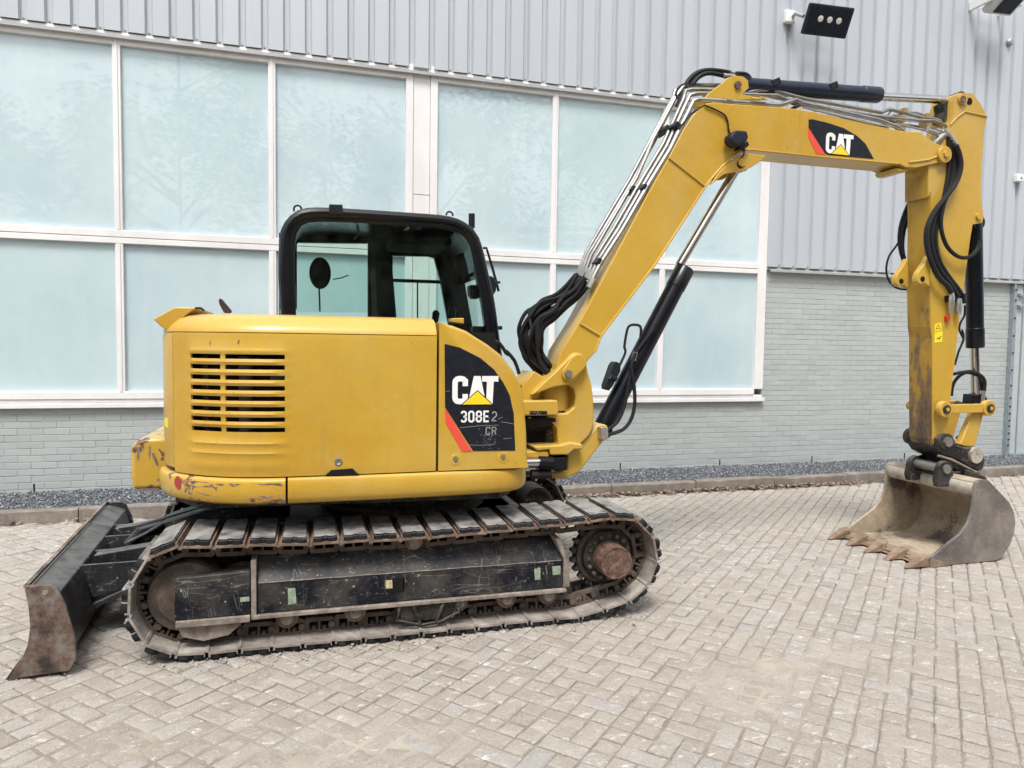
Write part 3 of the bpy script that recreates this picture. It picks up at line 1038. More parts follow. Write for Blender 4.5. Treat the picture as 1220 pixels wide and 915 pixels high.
for zz in (2.22, 2.38):
    MB().b2((9.680, WY - .075, zz - .02), (9.760, WY - .0305, zz + .02)).build('hinge', 'galvanised', gate, bevel=.004)

# ---- floodlights and small fittings on the cladding
def tilt(c, rx, rz):
    return Matrix.Translation(c) @ Matrix.Rotation(R(rz), 4, 'Z') @ Matrix.Rotation(R(rx), 4, 'X')
def xf(m, M):
    m.v = [tuple(M @ Vector(p)) for p in m.v]
    return m
fc = [(6.079,7.48,5.553)][0]
fl = tag(empty('floodlight', (fc[0], 7.7, fc[2])), 'black square floodlight with three round emitters on the cladding above the boom', 'floodlight')
TM = tilt(fc, 28, -4)
xf(MB().b2((-.30, -.03, -.17), (.30, .035, .17)), TM).build('housing', 'lamp_black', fl, bevel=.018)
xf(MB().b2((-.265, -.036, -.135), (.265, -.031, .135)), TM).build('glass_front', 'lamp_lens', fl, bevel=.002)
for k in (-1, 0, 1):
    xf(MB().lathe((k * .125, -.037, .015), (0, -1, 0), [(0, .035), (.006, .035), (.010, .020)], 18), TM).build('emitter', 'led', fl)
for k in range(7):
    xf(MB().b2((-.24 + k * .075, .036, -.14), (-.23 + k * .075, .065, .14)), TM).build('cooling_fin', 'lamp_black', fl, smooth=0)
MB().tube([(fc[0] - .33, WY - .06, fc[2] + .10), (fc[0] - .36, WY - .20, fc[2] + .09), (fc[0] - .33, WY - .30, fc[2] + .02)], .022, 10).build('bracket', 'galvanised', fl)
MB().b2((fc[0] - .44, WY - .12, fc[2] + .02), (fc[0] - .30, WY - .056, fc[2] + .17)).build('junction_box', 'white_box', fl, bevel=.012)
MB().cyl((fc[0] + .07, WY - .062, fc[2] - 1.6), (fc[0] + .07, WY - .062, fc[2] + .1), .006, n=8).build('cable', 'grey_panel', fl)

f2c = [(8.781,7.45,6.142)][0]
fl2 = tag(empty('wall_lamp', (f2c[0], 7.7, f2c[2])), 'bare aluminium wall lamp on bracket at the top right corner', 'lamp')
TM = tilt(f2c, 62, -5)
xf(MB().b2((-.20, -.04, -.15), (.22, .04, .15)), TM).build('housing', 'bare_aluminium', fl2, bevel=.012)
xf(MB().b2((-.08, -.047, -.12), (.19, -.041, .12)), TM).build('glass_front', 'cylinder_blue', fl2, bevel=.002)
MB().b2((f2c[0] - .26, WY - .40, f2c[2] - .02), (f2c[0] - .215, WY - .058, f2c[2] + .10)).build('bracket', 'white_box', fl2, bevel=.006)
MB().b2((f2c[0] + .235, WY - .40, f2c[2] - .02), (f2c[0] + .27, WY - .058, f2c[2] + .10)).build('bracket', 'white_box', fl2, bevel=.006)
p = [(9.248,7.74,5.801)][0]
MB().lathe((p[0], WY - .056, p[2]), (0, -1, 0), [(0, .05), (.03, .05), (.05, .03)], 14).build('cable_gland', 'galvanised', fl2)
p = [(9.516,7.72,3.987)][0]
sb = tag(empty('alarm_box', (p[0], 7.7, p[2])), 'small white alarm sensor box on the cladding at the right edge', 'sensor')
MB().b2((p[0] - .055, WY - .12, p[2] - .05), (p[0] + .055, WY - .056, p[2] + .055)).build('housing', 'white_box', sb, bevel=.01)
MB().cyl((p[0] + .01, WY - .124, p[2] - .005), (p[0] + .01, WY - .119, p[2] - .005), .018, n=12).build('lens', 'grey_panel', sb)

# ---- trees behind the viewer, mirrored in the panes; some added to dim side light
def tree(x, y, h, cr, seed, label, lean=0.0):
    r = random.Random(seed)
    t = tag(empty('yard_tree', (x, y, 0)), label, 'tree', 'trees mirrored in the panes')
    m = MB()
    top = Vector((x + lean, y, h * .62))
    m.tube([(x, y, -.05), (x + lean * .3, y, h * .25), tuple(top), (x + lean, y, h * .85)], [.20, .16, .11, .04], 9, sub=3)
    ends = []
    for k in range(11):
        z0 = h * r.uniform(.38, .8); a = r.uniform(0, 6.28)
        e = Vector((x + lean * .7 + math.cos(a) * cr * .75, y + math.sin(a) * cr * .75, z0 + h * r.uniform(.08, .22)))
        m.tube([(x + lean * .6, y, z0), tuple((Vector((x + lean * .6, y, z0)) * .5 + e * .5) + Vector((0, 0, .15))), tuple(e)], [.06, .04, .012], 6)
        ends.append(e)
    m.build('trunk', 'bark', t)
    v = []; f = []
    for k in range(5200):
        c = ends[r.randrange(len(ends))] + Vector((r.gauss(0, cr * .20), r.gauss(0, cr * .20), r.gauss(0, h * .055)))
        s = r.uniform(.08, .17)
        q = Matrix.Rotation(r.uniform(0, 6.28), 3, 'Z') @ Matrix.Rotation(r.uniform(0, 3.1), 3, 'X')
        o = len(v)
        v += [tuple(c + q @ Vector(p) * s) for p in ((-1, 0, 0), (0, -.5, .1), (1, 0, 0), (0, .5, .1))]
        f.append((o, o + 1, o + 2, o + 3))
    MB().add(v, f).build('crown', 'leaf_green', t, smooth=0)
tree(-3.9, -10.5, 13.0, 3.2, 1, 'broad tree across the yard, mirrored in the second upper pane')
tree(-8.4, -12.0, 9.5, 3.0, 2, 'lower tree across the yard, mirrored in the leftmost upper pane')
tree(0.6, -13.0, 12.5, 3.0, 3, 'slender tree across the yard, mirrored in the pane behind the cab', .5)
tree(4.8, -12.0, 11.0, 3.0, 4, 'rounded tree across the yard, mirrored right of the white pilaster')
tree(9.4, -11.5, 13.2, 3.3, 5, 'tall tree across the yard, mirrored in the pane behind the boom')
tree(14.0, -12.5, 11.0, 3.0, 6, 'small tree across the yard, mirrored in the last pane before the cladding', -.4)
tree(-13.0, -11.0, 12.0, 3.2, 7, 'added wide tree, unseen, left of all the mirrored trees')

# added hedge behind the viewer, out of view: dims side light and reflections
hg = tag(empty('unseen_hedge', (0, -15, 0)), 'added hedge across the yard, seen only as a reflection in the glass', 'unseen_hedge')
rq = random.Random(31)
m = MB()
for k in range(34):
    x = -33 + k * 2 + rq.uniform(-.3, .3)
    m.tube([(x, -15, -.05), (x + rq.uniform(-.2, .2), -15, 1.6), (x + rq.uniform(-.4, .4), -15, 5.4)], [.06, .05, .02], 6)
m.build('stems', 'bark', hg)
v = []; f = []
for k in range(27000):
    top = 3.9 + .5 * vn(k * .013, 0, 0)
    x = rq.uniform(-34, 34)
    top = 6.0 + 1.0 * vn(x, 0, 0, .6)
    c = Vector((x, -15 + rq.gauss(0, .45), rq.uniform(.05, top)))
    s = rq.uniform(.13, .26)
    q = Matrix.Rotation(rq.uniform(0, 6.28), 3, 'Z') @ Matrix.Rotation(rq.uniform(0, 3.1), 3, 'X')
    o = len(v)
    v += [tuple(c + q @ Vector(p) * s) for p in ((-1, 0, 0), (0, -.6, .1), (1, 0, 0), (0, .6, .1))]
    f.append((o, o + 1, o + 2, o + 3))
MB().add(v, f).build('foliage', 'leaf_green', hg, smooth=0)
v = []; f = []
NXh, NZh = 136, 12
for j in range(NZh + 1):
    for i in range(NXh + 1):
        x = -34 + i * .5; z = 5.5 * j / NZh
        v.append((x, -15 + .35 * vn(x, z, 4.0, 1.1) + .2 * vn(x, z, 1.0, 3.0) - (.3 if j == NZh else 0), z * (1 + .05 * vn(x, 0, 2.0, .8))))
for j in range(NZh):
    for i in range(NXh):
        q = j * (NXh + 1) + i
        f.append((q, q + 1, q + NXh + 2, q + NXh + 1))
o_ = len(v)
v += [(p[0], p[1] - .5, p[2]) for p in v[:]]
f += [tuple(k + o_ for k in t_[::-1]) for t_ in f[:]]
MB().add(v, f).build('hedge_slab', 'leaf_green', hg, smooth=0)  # solid slab added to keep the reflections evenly dark

# ================================================================== EXCAVATOR
ex = tag(empty('excavator', (0.6, 4.6, 0)), 'yellow and black crawler excavator with dozer blade and toothed bucket parked on the pavers', 'excavator')

# ---- crawler tracks
IDL = (-0.585, 0.302); SPR = (1.690, 0.335)
CR_I, CR_S = 0.216, 0.250                     # radius of the shoe plate line round the wheels
def track_path():
    pts = []
    zb = 0.0375
    for i in range(60):                        # bottom run, idler to sprocket
        t = i / 60
        pts.append((IDL[0] + (SPR[0] - .03 - IDL[0]) * t, zb + (0.014 * (1 - t / .08) ** 2 if t < .08 else 0) + (0.035 * ((t - .93) / .07) ** 2 if t > .93 else 0)))
    for i in range(41):
        a = R(-86 + 172 * i / 40)
        pts.append((SPR[0] + .03 + CR_S * math.cos(a), SPR[1] + .008 + CR_S * 1.02 * math.sin(a)))
    for i in range(1, 60):                     # top run sags between the wheels and the carrier roller
        t = i / 60
        x = SPR[0] + (IDL[0] - SPR[0]) * t
        z = SPR[1] + CR_S + .008 - .035 * math.sin(math.pi * t) - .018 * t
        pts.append((x, z))
    for i in range(41):
        a = R(94 + 172 * i / 40)
        pts.append((IDL[0] - .02 + CR_I * 1.02 * math.cos(a), IDL[1] + .012 + CR_I * 1.24 * math.sin(a)))
    return [Vector((p[0], 0, p[1])) for p in pts]
TP = track_path(); TP.append(TP[0])
TL = [0]
for a, b in zip(TP, TP[1:]):
    TL.append(TL[-1] + (b - a).length)
NSHOE = 41
SP = TL[-1] / NSHOE
def on_track(s):
    s %= TL[-1]
    k = max(i for i in range(len(TL)) if TL[i] <= s)
    k = min(k, len(TP) - 2)
    f = (s - TL[k]) / max(1e-9, TL[k+1] - TL[k])
    return TP[k].lerp(TP[k+1], f)
SW = 0.435
def shoe_mesh():
    m = MB()
    L = SP
    m.b2((-L*.485, -SW/2, -.006), (L*.40, SW/2, .006))
    m.b2((L*.40, -SW/2, -.013), (L*.515, SW/2, -.003))       # overlap lip
    m.b2((-L*.485, -SW/2, .006), (-L*.42, SW/2, .019))
    m.b2((L*.375, -SW/2, .006), (L*.41, SW/2, .019))
    return m
def pad_mesh():
    m = MB()
    L = SP
    a, b = -L*.41, L*.355
    mid = (a + b) / 2
    n = 5
    prof = []
    e = SW/2 + .004
    # plan of the pad: two rounded lobes at each end
    def lobe(x0, x1, yy, sgn):
        cx = (x0 + x1) / 2; rr = (x1 - x0) / 2
        return [(cx - rr * math.cos(R(q)) , yy + sgn * rr * .55 * math.sin(R(q))) for q in range(0, 181, 36)]
    plan = lobe(a, mid - .008, -e + .02, -1) + lobe(mid + .008, b, -e + .02, -1)
    plan += [(2*mid - x, -y) for x, y in plan]
    m.slab(plan, .0065, .028)
    m.slab([(x * .96 + mid * .04, y * .985) for x, y in plan], .028, .036)
    for s in (-1, 1):
        m.cyl((mid, s * (e - .026), .0065), (mid, s * (e - .026), .026), .010, n=8)
    return m
def link_mesh():
    m = MB()
    L = SP
    z0, z1 = -.085, -.0065
    for yy in (-.075, .075):
        y0, y1 = yy - .013, yy + .013
        out = [(-L*.46, z0 + .012), (-L*.40, z0), (L*.40, z0), (L*.46, z0 + .012), (L*.52, z0 + .030), (L*.52, z1 - .02), (L*.46, z1 - .004), (-L*.46, z1 - .004), (-L*.50, z1 - .02), (-L*.50, z0 + .030)]
        # plate with two windows: assembled from bars
        m.prism([(-L*.50, z0 + .012), (-L*.44, z0), (L*.44, z0), (L*.50, z0 + .012), (L*.50, z0 + .022), (-L*.50, z0 + .022)], y0, y1)
        m.b2((-L*.5, y0, z1 - .014), (L*.5, y1, z1))
        m.b2((-L*.5, y0 + .001, z0 + .022), (-L*.33, y1 - .001, z1 - .014))
        m.b2((L*.33, y0 + .001, z0 + .022), (L*.5, y1 - .001, z1 - .014))
        m.b2((-L*.04, y0 + .001, z0 + .022), (L*.04, y1 - .001, z1 - .014))
        m.cyl((L*.42, y0 - .010, (z0+z1)/2), (L*.42, y1 + .010, (z0+z1)/2), .017, n=10)
    m.cyl((L*.42, -.09, (z0+z1)/2), (L*.42, .09, (z0+z1)/2), .0165, n=10)
    for bx in (-L*.17, L*.17):
        m.cyl((bx, -.075, z1 - .03), (bx, -.075, z1), .012, n=6)
    return m
def mesh_of(m, name, mat, smooth=35):
    me = bpy.data.meshes.new(name); me.from_pydata(m.v, [], m.f); me.materials.append(MATS[mat])
    if smooth:
        me.polygons.foreach_set('use_smooth', [True] * len(me.polygons)); me.set_sharp_from_angle(angle=R(smooth))
    return me
me_shoe = mesh_of(shoe_mesh(), 'track_shoe', 'shoe_steel')
me_shoe2 = mesh_of(shoe_mesh(), 'track_shoe', 'shoe_rust')
me_pad = mesh_of(pad_mesh(), 'rubber_pad', 'rubber_pad')
me_link = mesh_of(link_mesh(), 'chain_link', 'link_steel')
def bushing_mesh():
    m = MB(); 
    return m
rt = random.Random(19)
def make_track(yc, dx, phase):
    m = MB()                                   # the chain's pins form the core
    for i in range(NSHOE):
        s = (i + phase) * SP
        a, b = on_track(s - SP * .4), on_track(s + SP * .4)
        t = (b - a).normalized(); n = Vector((t.z, 0, -t.x))
        c = (a + b) / 2 - n * .045 + t * SP * .42
        m.cyl((c.x + dx, yc - .06, c.z), (c.x + dx, yc + .06, c.z), .016, n=8)
    tr = m.build('track', 'link_steel', ex)
    for i in range(NSHOE):
        s = (i + phase) * SP
        a, b = on_track(s - SP * .47), on_track(s + SP * .47)
        t = (b - a).normalized(); n = Vector((t.z, 0, -t.x))      # outward
        c = (a + b) / 2
        M = Matrix(((t.x, 0, n.x, c.x + dx), (0, 1, 0, yc), (t.z, 0, n.z, c.z), (0, 0, 0, 1))) @ Matrix.Translation((0, rt.uniform(-.005, .005), rt.uniform(-.0015, .0015))) @ Matrix.Rotation(R(rt.uniform(-2.2, 2.2)), 4, 'Y')
        top = n.z > .6
        inst(me_shoe2 if top else me_shoe, 'track_shoe', tr, M)
        inst(me_pad, 'rubber_pad', tr, M)
        inst(me_link, 'chain_link', tr, M)
    return tr
TYN, TYF = 3.92, 5.31
make_track(TYN, 0.0, 0.25)
make_track(TYF, -0.07, 0.6)

# ---- track frames with wheels
def make_frame(yc, dx, full=True):
    yo = yc - .165                             # outer face
    m = MB()
    sec = [(yo, .196), (yo, .355), (yo + .085, .470), (yo + .25, .470), (yo + .33, .355), (yo + .33, .196)]
    x0, x1 = -0.245 + dx, 1.400 + dx
    n = len(sec)
    v = [(x0, y, z) for y, z in sec] + [(x1, y, z) for y, z in sec]
    m.add(v, [tuple(range(n)), tuple(range(2*n - 1, n - 1, -1))] + [((i+1) % n, i, i + n, (i+1) % n + n) for i in range(n)])
    fr = m.build('track_frame', 'frame_black', ex, smooth=0, bevel=.006)
    MB().b2((x0 - .02, yo - .020, .174), (x1 + .02, yo + .33, .1945)).build('frame_ledge', 'ledge_mud', fr, bevel=.004)
    for xx in (x0 - .028,):
        MB().b2((xx, yo - .016, .172), (xx + .026, yo + .20, .478)).build('frame_rib', 'ledge_mud', fr, bevel=.004)
    MB().prism([(x1 + .003, .197), (x1 + .045, .197), (x1 + .035, .33), (x1 - .015, .485), (x1 - .05, .485), (x1 + .003, .36)], yo - .006, yo + .12).build('frame_end', 'ledge_mud', fr, bevel=.004)
    rq_ = random.Random(int(yc * 10))
    MB().tube([(x0 + .01 + (x1 - x0 - .02) * k / 24, yo - .001 + rq_.uniform(-.001, .001), .3555 + rq_.uniform(-.0015, .0015)) for k in range(25)], .0028, 6).build('frame_weld', 'ledge_mud', fr)
    for X in (.50, 1.02):
        w_ = .006
        MB().add([(X - w_ + dx, yo - .0015, .20), (X + w_ + dx, yo - .0015, .20), (X + w_ + dx, yo - .0015, .354), (X - w_ + dx, yo - .0015, .354), (X + w_ * .8 + dx, yo + .081, .4675), (X - w_ * .8 + dx, yo + .081, .4675)], [(0, 1, 2, 3), (3, 2, 4, 5)]).build('frame_seam', 'dark_steel', fr)
    # idler guard box
    gx0, gx1 = -.625 + dx, x0 - .032
    MB().prism([(gx0, .205), (gx1, .205), (gx1, .425), (gx0 + .01, .415), (gx0, .40)], yo - .022, yo + .075).build('idler_guard', 'frame_black', fr, bevel=.006)
    MB().b2((gx0 + .005, yo - .036, .170), (gx1, yo + .08, .203)).build('guard_ledge', 'ledge_mud', fr, bevel=.004)
    MB().prism([(gx0 + .01, .169), (gx1 - .03, .169), (gx1 - .10, .105), (gx0 + .13, .085), (gx0 + .03, .115)], yo - .012, yo + .05).build('guard_foot', 'ledge_mud', fr, bevel=.004)
    # wheels
    MB().lathe((IDL[0] + dx, yo + .03, IDL[1] - .005), (0, 1, 0), [(0, .125), (.012, .140), (.018, .172), (.030, .178), (.27, .178), (.285, .15)], 40).build('idler_wheel', 'wheel_steel', fr)
    MB().lathe((IDL[0] + dx, yo + .018, IDL[1] - .005), (0, 1, 0), [(0, .05), (.02, .07), (.03, .07)], 24).build('idler_hub', 'wheel_steel', fr)
    sp = MB()
    for k in range(21):                         # toothed ring
        a = R(k * 360 / 21)
        r0, r1 = .172, .208
        q = [(SPR[0] + .02 + dx + rr * math.cos(a + da), SPR[1] + rr * math.sin(a + da)) for rr, da in ((r0, -.11), (r1, -.045), (r1, .045), (r0, .11))]
        sp.prism(q, yo + .135, yo + .175)
    sp.lathe((SPR[0] + .02 + dx, yo + .11, SPR[1]), (0, 1, 0), [(0, .165), (.01, .178), (.09, .178)], 40)
    sp.build('sprocket', 'wheel_steel', fr)
    MB().lathe((SPR[0] + .02 + dx, yo + .07, SPR[1]), (0, 1, 0), [(0, .135), (.008, .150), (.045, .155)], 40).build('motor_flange', 'dark_steel', fr)
    MB().lathe((SPR[0] + .02 + dx, yo - .055, SPR[1] - .002), (0, 1, 0), [(0.004, .080), (.004, .086), (0, .087), (0, .094), (.006, .096), (.05, .097), (.13, .100)], 36).build('final_drive_hub', 'hub_rust', fr)
    for k in range(16):
        a = R(k * 22.5)
        MB().cyl((SPR[0] + .02 + dx + .128 * math.cos(a), yo + .055, SPR[1] + .128 * math.sin(a)), (SPR[0] + .02 + dx + .128 * math.cos(a), yo + .072, SPR[1] + .128 * math.sin(a)), .011, n=6).build('hub_bolt', 'link_steel', fr)
    for X in (-.10, .245, .52, .80, 1.08, 1.325):
        MB().lathe((X + dx, yo + .02, .152), (0, 1, 0), [(0, .022), (.008, .030), (.012, .056), (.05, .060), (.055, .045), (.21, .045), (.215, .060), (.26, .056)], 24).build('bottom_roller', 'shoe_rust', fr)
        MB().lathe((X + dx, yo + .004, .152), (0, 1, 0), [(0, .018), (.003, .030), (.012, .034), (.018, .034)], 18).build('roller_cap', 'ledge_mud', fr)
    MB().lathe((.552 + dx, yo + .02, .512), (0, 1, 0), [(0, .035), (.006, .047), (.03, .049), (.2, .049)], 24).build('carrier_roller', 'shoe_rust', fr)
    MB().lathe((.552 + dx, yo + .006, .512), (0, 1, 0), [(0, .016), (.003, .026), (.012, .030), (.016, .030)], 18).build('roller_cap', 'ledge_mud', fr)
    MB().b2((.52 + dx, yo + .09, .46), (.58 + dx, yo + .16, .51)).build('roller_bracket', 'dark_steel', fr)
    # step hung under the frame
    st = MB()
    A, B = .475 + dx, .80 + dx
    st.tube([(A, yo - .012, .172), (A - .015, yo - .012, .10), (A + .12, yo - .012, .060), (B - .10, yo - .012, .072), (B, yo - .012, .115), (B - .01, yo - .012, .172)], .009, 6)
    st.tube([(A + .07, yo - .012, .172), (A + .11, yo - .012, .065)], .009, 6)
    st.tube([(B - .09, yo - .012, .172), (B - .13, yo - .012, .07)], .009, 6)
    st.build('chain_guide', 'dark_steel', fr)
    MB().b2((A + .0, yo + .002, .085), (B - .02, yo + .008, .172)).build('guide_plate', 'dark_steel', fr)
    if full:
        # openings, stickers
        MB().prism([(0.398,0.322),(0.5,0.325),(0.5,0.25),(0.409,0.249),(0.398,0.267)], yo - .0015, yo + .002).build('grease_opening', 'dark_inside', fr, smooth=0)
        MB().prism([(0.398,0.319),(0.434,0.319),(0.436,0.275),(0.401,0.274)], yo - .004, yo - .002).build('sticker', 'sticker_faded', fr, smooth=0)
        MB().prism([(-0.097,0.315),(-0.06,0.316),(-0.054,0.236),(-0.094,0.232)], yo - .003, yo - .0005).build('sticker', 'sticker_green', fr, smooth=0)
        MB().prism([(1.229,0.319),(1.265,0.321),(1.266,0.257),(1.234,0.254)], yo - .003, yo - .0005).build('sticker', 'sticker_green', fr, smooth=0)
        MB().prism([(1.335,0.325),(1.385,0.325),(1.386,0.276),(1.34,0.275)], yo - .003, yo - .0005).build('sticker', 'sticker_green', fr, smooth=0)
        MB().prism([(-0.323,0.297),(-0.28,0.297),(-0.28,0.275),(-0.323,0.273)], yo - .0245, yo - .0225).build('sticker', 'sticker_green', fr, smooth=0)
    return fr
make_frame(TYN, 0.0)
make_frame(TYF, -0.07, False)
# car body between the tracks
m = MB()
m.b2((-.1, 4.12, .30), (1.3, 5.10, .56))
cb = m.build('car_body', 'frame_black', ex, bevel=.01)
MB().lathe((.60, 4.60, .56), (0, 0, 1), [(0, .52), (.05, .52), (.06, .47), (.16, .47)], 48).build('swing_bearing', 'dark_steel', cb)
MB().prism([(-.05, .555), (.35, .60), (.35, .56), (1.25, .56), (1.25, .50), (-.05, .50)], 4.14, 5.08).build('top_plate', 'frame_black', cb, bevel=.006)
MB().lathe([(1.521,4.55,0.501)][0], (0, 1, 0), [(0, .085), (.02, .105), (.25, .105)], 28).build('swivel_guard', 'dark_steel', cb)

# ---- dozer blade (its beam runs a little askew)
BD = Vector((-.060, 1.0, 0)).normalized()
BW = 1.83
prof = [(-1.250, .440), (-1.140, .436), (-1.118, .42), (-1.085, .34), (-1.045, .17), (-1.046, .07), (-1.075, .022), (-1.27, .012), (-1.325, .0), (-1.318, .014), (-1.272, .09), (-1.242, .16), (-1.230, .25), (-1.235, .34)]
def sweep(prof, t0, t1, x_off=0):
    a = sum(p[0] * q[1] - q[0] * p[1] for p, q in zip(prof, prof[1:] + prof[:1]))
    if a < 0:
        prof = prof[::-1]
    o = Vector((0, 3.70, 0))
    n = len(prof)
    v = []
    for t in (t0, t1):
        v += [tuple(Vector((x + x_off, 0, z)) + o + BD * t) for x, z in prof]
    return MB().add(v, [tuple(range(n)), tuple(range(2*n - 1, n - 1, -1))] + [((i+1) % n, i, i + n, (i+1) % n + n) for i in range(n)])
inner = [(-1.238, .425), (-1.118, .385), (-1.098, .33), (-1.075, .17), (-1.085, .07), (-1.10, .05), (-1.24, .03), (-1.25, .10), (-1.222, .17), (-1.212, .25), (-1.217, .34)]
bl = sweep(inner, .022, BW - .022).build('dozer_blade', 'blade_black', ex, smooth=30, bevel=.006)
for t in (0, BW - .020):
    e = sweep(prof, t, t + .020).build('end_plate', 'blade_rust' if t == 0 else 'blade_black', bl, smooth=0, bevel=.003)
    e['label'] = 'rusty near end plate of the blade' if t == 0 else 'black far end plate of the blade'
sweep([(-1.25, .03), (-1.262, .085), (-1.285, .085), (-1.34, .0), (-1.32, -.004)], .0225, BW - .0225).build('cutting_edge', 'blade_rust', bl, smooth=0)
sweep([(-1.262, .428), (-1.25, .446), (-1.232, .446), (-1.236, .426)], .0005 + .022, BW - .0225).build('top_lip', 'blade_rust', bl, smooth=0)
for t in (.012, BW - .03):
    pass
MB().cyl((-1.165, 3.697, .405), (-1.165, 3.7035, .405), .012, n=14).build('eye_hole', 'ledge_mud', bl)
def arm(y, name='push_arm'):
    xo = -.06 * (y - 3.7)
    MB().prism([(-1.10 + xo, .335), (-1.08 + xo, .40), (-.70, .455), (-.30, .52), (-.05, .50), (-.05, .36), (-.45, .30), (-.85, .22), (-1.06 + xo, .12)], y - .045, y + .045).build(name, 'blade_black', bl, bevel=.006)
arm(4.34); arm(4.93)
for y in (4.34, 4.93):
    xo = -.06 * (y - 3.7)
    for dy in (-.14, .14):
        MB().prism([(-1.12 + xo, .38), (-.70, .385), (-.66, .35), (-.70, .30), (-1.06 + xo, .20)], y + dy - .009, y + dy + .009).build('gusset', 'blade_black', bl, bevel=.003)
        MB().cyl((-.735, y + dy - .016, .343), (-.735, y + dy + .016, .343), .030, n=18).build('pin_boss', 'dark_steel', bl)
    # curved lower webs
    q = [(-1.06 + xo, .17), (-.95, .235), (-.82, .275), (-.66, .29), (-.66, .27), (-.82, .25), (-.95, .205), (-1.05 + xo, .145)]
    MB().prism(q, y - .17, y + .17).build('lower_web', 'blade_black', bl, bevel=.003)
# lift cylinder under its folded guard plate
p = [(-1.01,4.62,0.357),(-0.941,4.62,0.439),(-0.803,4.62,0.497),(-0.512,4.62,0.595),(-0.181,4.62,0.632)]
MB().tube([p[0], p[1]], .040, 16).build('lift_cylinder_eye', 'blade_black', bl)
MB().tube([p[1], (-.1, 4.62, .66)], .048, 16).build('lift_cylinder', 'cylinder_black', bl)
gp = [(-1.005,0.405),(-0.908,0.453),(-0.801,0.516),(-0.471,0.609),(-0.176,0.646),(-0.177,0.564),(-0.439,0.521),(-0.761,0.424),(-0.851,0.37),(-0.94,0.376)]
MB().prism(gp[:5] + [(a[0], a[1] - .012) for a in gp[:5]][::-1], 4.50, 4.76).build('cylinder_guard', 'blade_black', bl, bevel=.003)
MB().prism([gp[2], gp[3], gp[4], gp[5], gp[6], gp[7]], 4.47, 4.485).build('guard_side', 'blade_black', bl, bevel=.003)

# ================================================================== UPPER HOUSE
# plan of the near side: straight, then round the tail
def plan_curve(off=0.0):
    c = [(1.02, 3.775), (.665, 3.765), (.30, 3.757), (-.10, 3.757)]
    for i in range(1, 25):
        a = R(270 - 90 * i / 24)
        c.append((-.10 + .655 * math.cos(a), 4.30 + .543 * math.sin(a)))
    c += [(-.765, 4.55), (-.765, 4.90)]
    for i in range(1, 13):
        a = R(180 - 90 * i / 12)
        c.append((-.25 + .515 * math.cos(a), 4.95 + .55 * math.sin(a)))
    c += [(.665, 5.50)]
    return c
PC = plan_curve()
def arc_len(c):
    L = [0]
    for a, b in zip(c, c[1:]):
        L.append(L[-1] + math.hypot(b[0]-a[0], b[1]-a[1]))
    return L
PL = arc_len(PC)
def on_plan(s, off=0.0):
    s = min(max(s, 0), PL[-1] - 1e-6)
    k = max(i for i in range(len(PL)) if PL[i] <= s)
    k = min(k, len(PC) - 2)
    f = (s - PL[k]) / (PL[k+1] - PL[k])
    x = PC[k][0] + (PC[k+1][0] - PC[k][0]) * f; y = PC[k][1] + (PC[k+1][1] - PC[k][1]) * f
    def nrm(k):
        k = min(max(k, 0), len(PC) - 2)
        dx, dy = PC[k+1][0] - PC[k][0], PC[k+1][1] - PC[k][1]
        L = math.hypot(dx, dy)
        return Vector((dy / L, -dx / L))
    n0 = (nrm(k - 1) + nrm(k)) if k else nrm(k)
    n1 = (nrm(k) + nrm(k + 1))
    n = n0.normalized().lerp(n1.normalized(), f).normalized()
    n = -n                                         # outward for this running direction
    return x + n.x * off, y + n.y * off
def s_at_x(xv):
    for k in range(len(PC) - 1):
        if PC[k][0] >= xv >= PC[k+1][0]:
            f = (PC[k][0] - xv) / max(1e-9, PC[k][0] - PC[k+1][0])
            return PL[k] + f * (PL[k+1] - PL[k])
# outward check
_x, _y = on_plan(PL[2], .1)
OUT = 1.0 if _y < 3.7 else -1.0

def wall_strip(s0, s1, zoffs, ns, name, mat, th=.018, bevel=.004, parent=None, smooth=35):
    """curved wall: zoffs = list of (z, offset outward)"""
    v = []; f = []
    nz = len(zoffs)
    for i in range(ns + 1):
        s = s0 + (s1 - s0) * i / ns
        for z, o in zoffs:
            x, y = on_plan(s, o * OUT); v.append((x, y, z))
    m = len(v)
    for i in range(ns + 1):
        s = s0 + (s1 - s0) * i / ns
        for z, o in zoffs:
            x, y = on_plan(s, (o - th) * OUT); v.append((x, y, z))
    for i in range(ns):
        for k in range(nz - 1):
            a = i * nz + k
            f.append((a, a + 1, a + nz + 1, a + nz))
            f.append((m + a, m + a + nz, m + a + nz + 1, m + a + 1))
        f.append((i*nz, (i+1)*nz, m + (i+1)*nz, m + i*nz))
        b = i*nz + nz - 1
        f.append((b, m + b, m + b + nz, b + nz))
    for k in range(nz - 1):
        f.append((k, m + k, m + k + 1, k + 1))
        a = ns*nz + k
        f.append((a, a + 1, m + a + 1, m + a))
    return MB().add(v, f).build(name, mat, parent, smooth=smooth, bevel=bevel)

ZC = 1.618                                            # crease below the hood
S_SPLIT = s_at_x(.672); S_B = s_at_x(-.10)
S_SEAM = s_at_x(-.668)
house = empty('upper_house', (.6, 4.6, .75), ex)
# added black core: blocks light and stands for the shade behind the slots
core = MB()
core.slab([on_plan(s, -.10 * OUT) for s in [PL[0] + (PL[-1] - PL[0]) * i / 40 for i in range(41)]], .74, 1.645)
core.build('dark_core', 'dark_inside', house, smooth=0)

